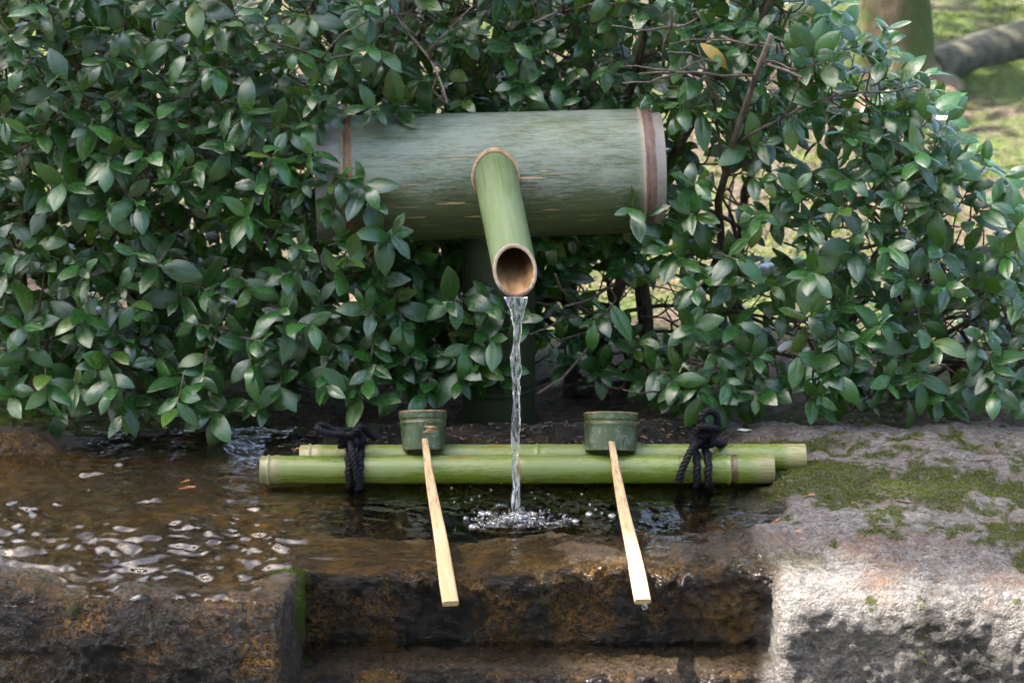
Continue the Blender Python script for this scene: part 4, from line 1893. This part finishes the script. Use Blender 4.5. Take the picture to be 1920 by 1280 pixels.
def scrap(label, u, v, z, L, ang, m=ORANGE, cat='plant scrap', name='dead_sprig', w=.0012):
    p = atz(u, v, z)
    p.z = max(stone_z(p.x, p.y), z if p.x < -.1 and z > -.5 else -.1) + .0012
    mb = MB()
    d = V((math.cos(ang), math.sin(ang), 0))
    s_ = V((-d.y, d.x, 0))
    pts = [V((0, 0, 0)) - d * L / 2, s_ * L * .08, d * L / 2 + V((0, 0, .001))]
    mb.tube(catmull(pts, 4), [w * .5] * 4 + [w] * 4 + [w * .4], 6)
    for k in range(3):
        a = -d * L * .3 + d * L * .25 * k
        e = a + (s_ * (1 if k % 2 else -1) + d * .8) * L * .22 + V((0, 0, .0012))
        mb.tube([a, (a + e) / 2 + V((0, 0, .0005)), e], [w * .45, w * .5, w * .2], 5)
    o = mb.build(name, m)
    o.location = p
    tag(o, label, cat)
    return o


scrap('orange dead sprig floating on the shallow water at far left', 352, 916, .002, .022, .3)
scrap('smaller orange scrap just behind the floating orange sprig', 348, 904, .002, .012, .5)
scrap('rusty sprig caught behind the left end of the rear rod', 556, 843, .006, .014, .2)
scrap('orange scrap lying on moss right of the basin', 1518, 948, 0, .012, .1)
scrap('brown curled sprig on the stone rim below the moss', 1458, 983, 0, .016, .6)
scrap('brown twig bits on the pale stone at far right', 1722, 854, 0, .018, 2.8, DEBRIS)
scrap('reddish twig lying on pale stone at right, nearer than the other', 1840, 884, 0, .028, .05, DEBRIS)
scrap('long brown twig on the mossy stone right of the centre', 1700, 962, 0, .03, 2.9, DEBRIS)


def flat_leaf(label, u, v, z, L, ang, m, name='fallen_leaf', tiltx=.1):
    p = atz(u, v, z)
    p.z = max(stone_z(p.x, p.y), z) + .0015
    vs, fs, uv = VAR[5]
    me = np_mesh(name, vs * L, fs, mat=m)
    o = link(name, me)
    o.location = p
    o.rotation_euler = (tiltx, .1, ang)
    tag(o, label, 'leaf')


flat_leaf('narrow pale leaf lying on the stone behind the right rope', 1382, 824, .0, .022, -1.5, simple_mat('bleached_leaf', (.45, .42, .38), (.6, .57, .52), .6))
flat_leaf('small tan leaf on the rim stone right of the basin', 1492, 1010, .0, .02, -1.2, simple_mat('tan_leaf', (.25, .13, .07), (.36, .22, .13), .7))

PEB = simple_mat('blue_grey_pebble', (.10, .11, .13), (.24, .25, .28), .55, 60)


def pebble(label, u, v, r, seed):
    p = atz(u, v, .004)
    p.z = stone_z(p.x, p.y) + r * .25
    mb = MB()
    blob(mb, (0, 0, 0), r, .62, 14, 10)
    mb.v = [tuple(V(q) * (1 + .35 * noise.noise(V(q) / r * 1.1 + V((seed, 0, 0))))) for q in mb.v]
    o = mb.build('pebble', PEB, smooth=False)
    o.location = p
    tag(o, label, 'pebble')


pebble('angular blue grey pebble on dark ground under the left hedge', 430, 804, .010, 3)

# dark litter behind the rods
nl = 420
xs_ = rng.uniform(-.5, .33, nl)
ys_ = rng.uniform(.065, .205, nl)
mb = MB()
for x, y in zip(xs_, ys_):
    z = stone_z(x, y)
    if z < .0:
        continue
    a = random.random() * 6.28
    L = random.uniform(.003, .010)
    d = V((math.cos(a), math.sin(a), random.uniform(-.1, .3))) * L
    p = V((x, y, z + .001))
    mb.tube([p - d / 2, p + V((0, 0, .0006)), p + d / 2], [.0006, random.uniform(.0008, .0018), .0005], 5)
o = mb.build('leaf_litter', DEBRIS, base=(0, .13, .0))
tag(o, 'dark crumbs of leaf litter on the stone behind the rods', 'leaf litter', kind='stuff')
print('LEAVES', nL, 'STONE', len(SP))
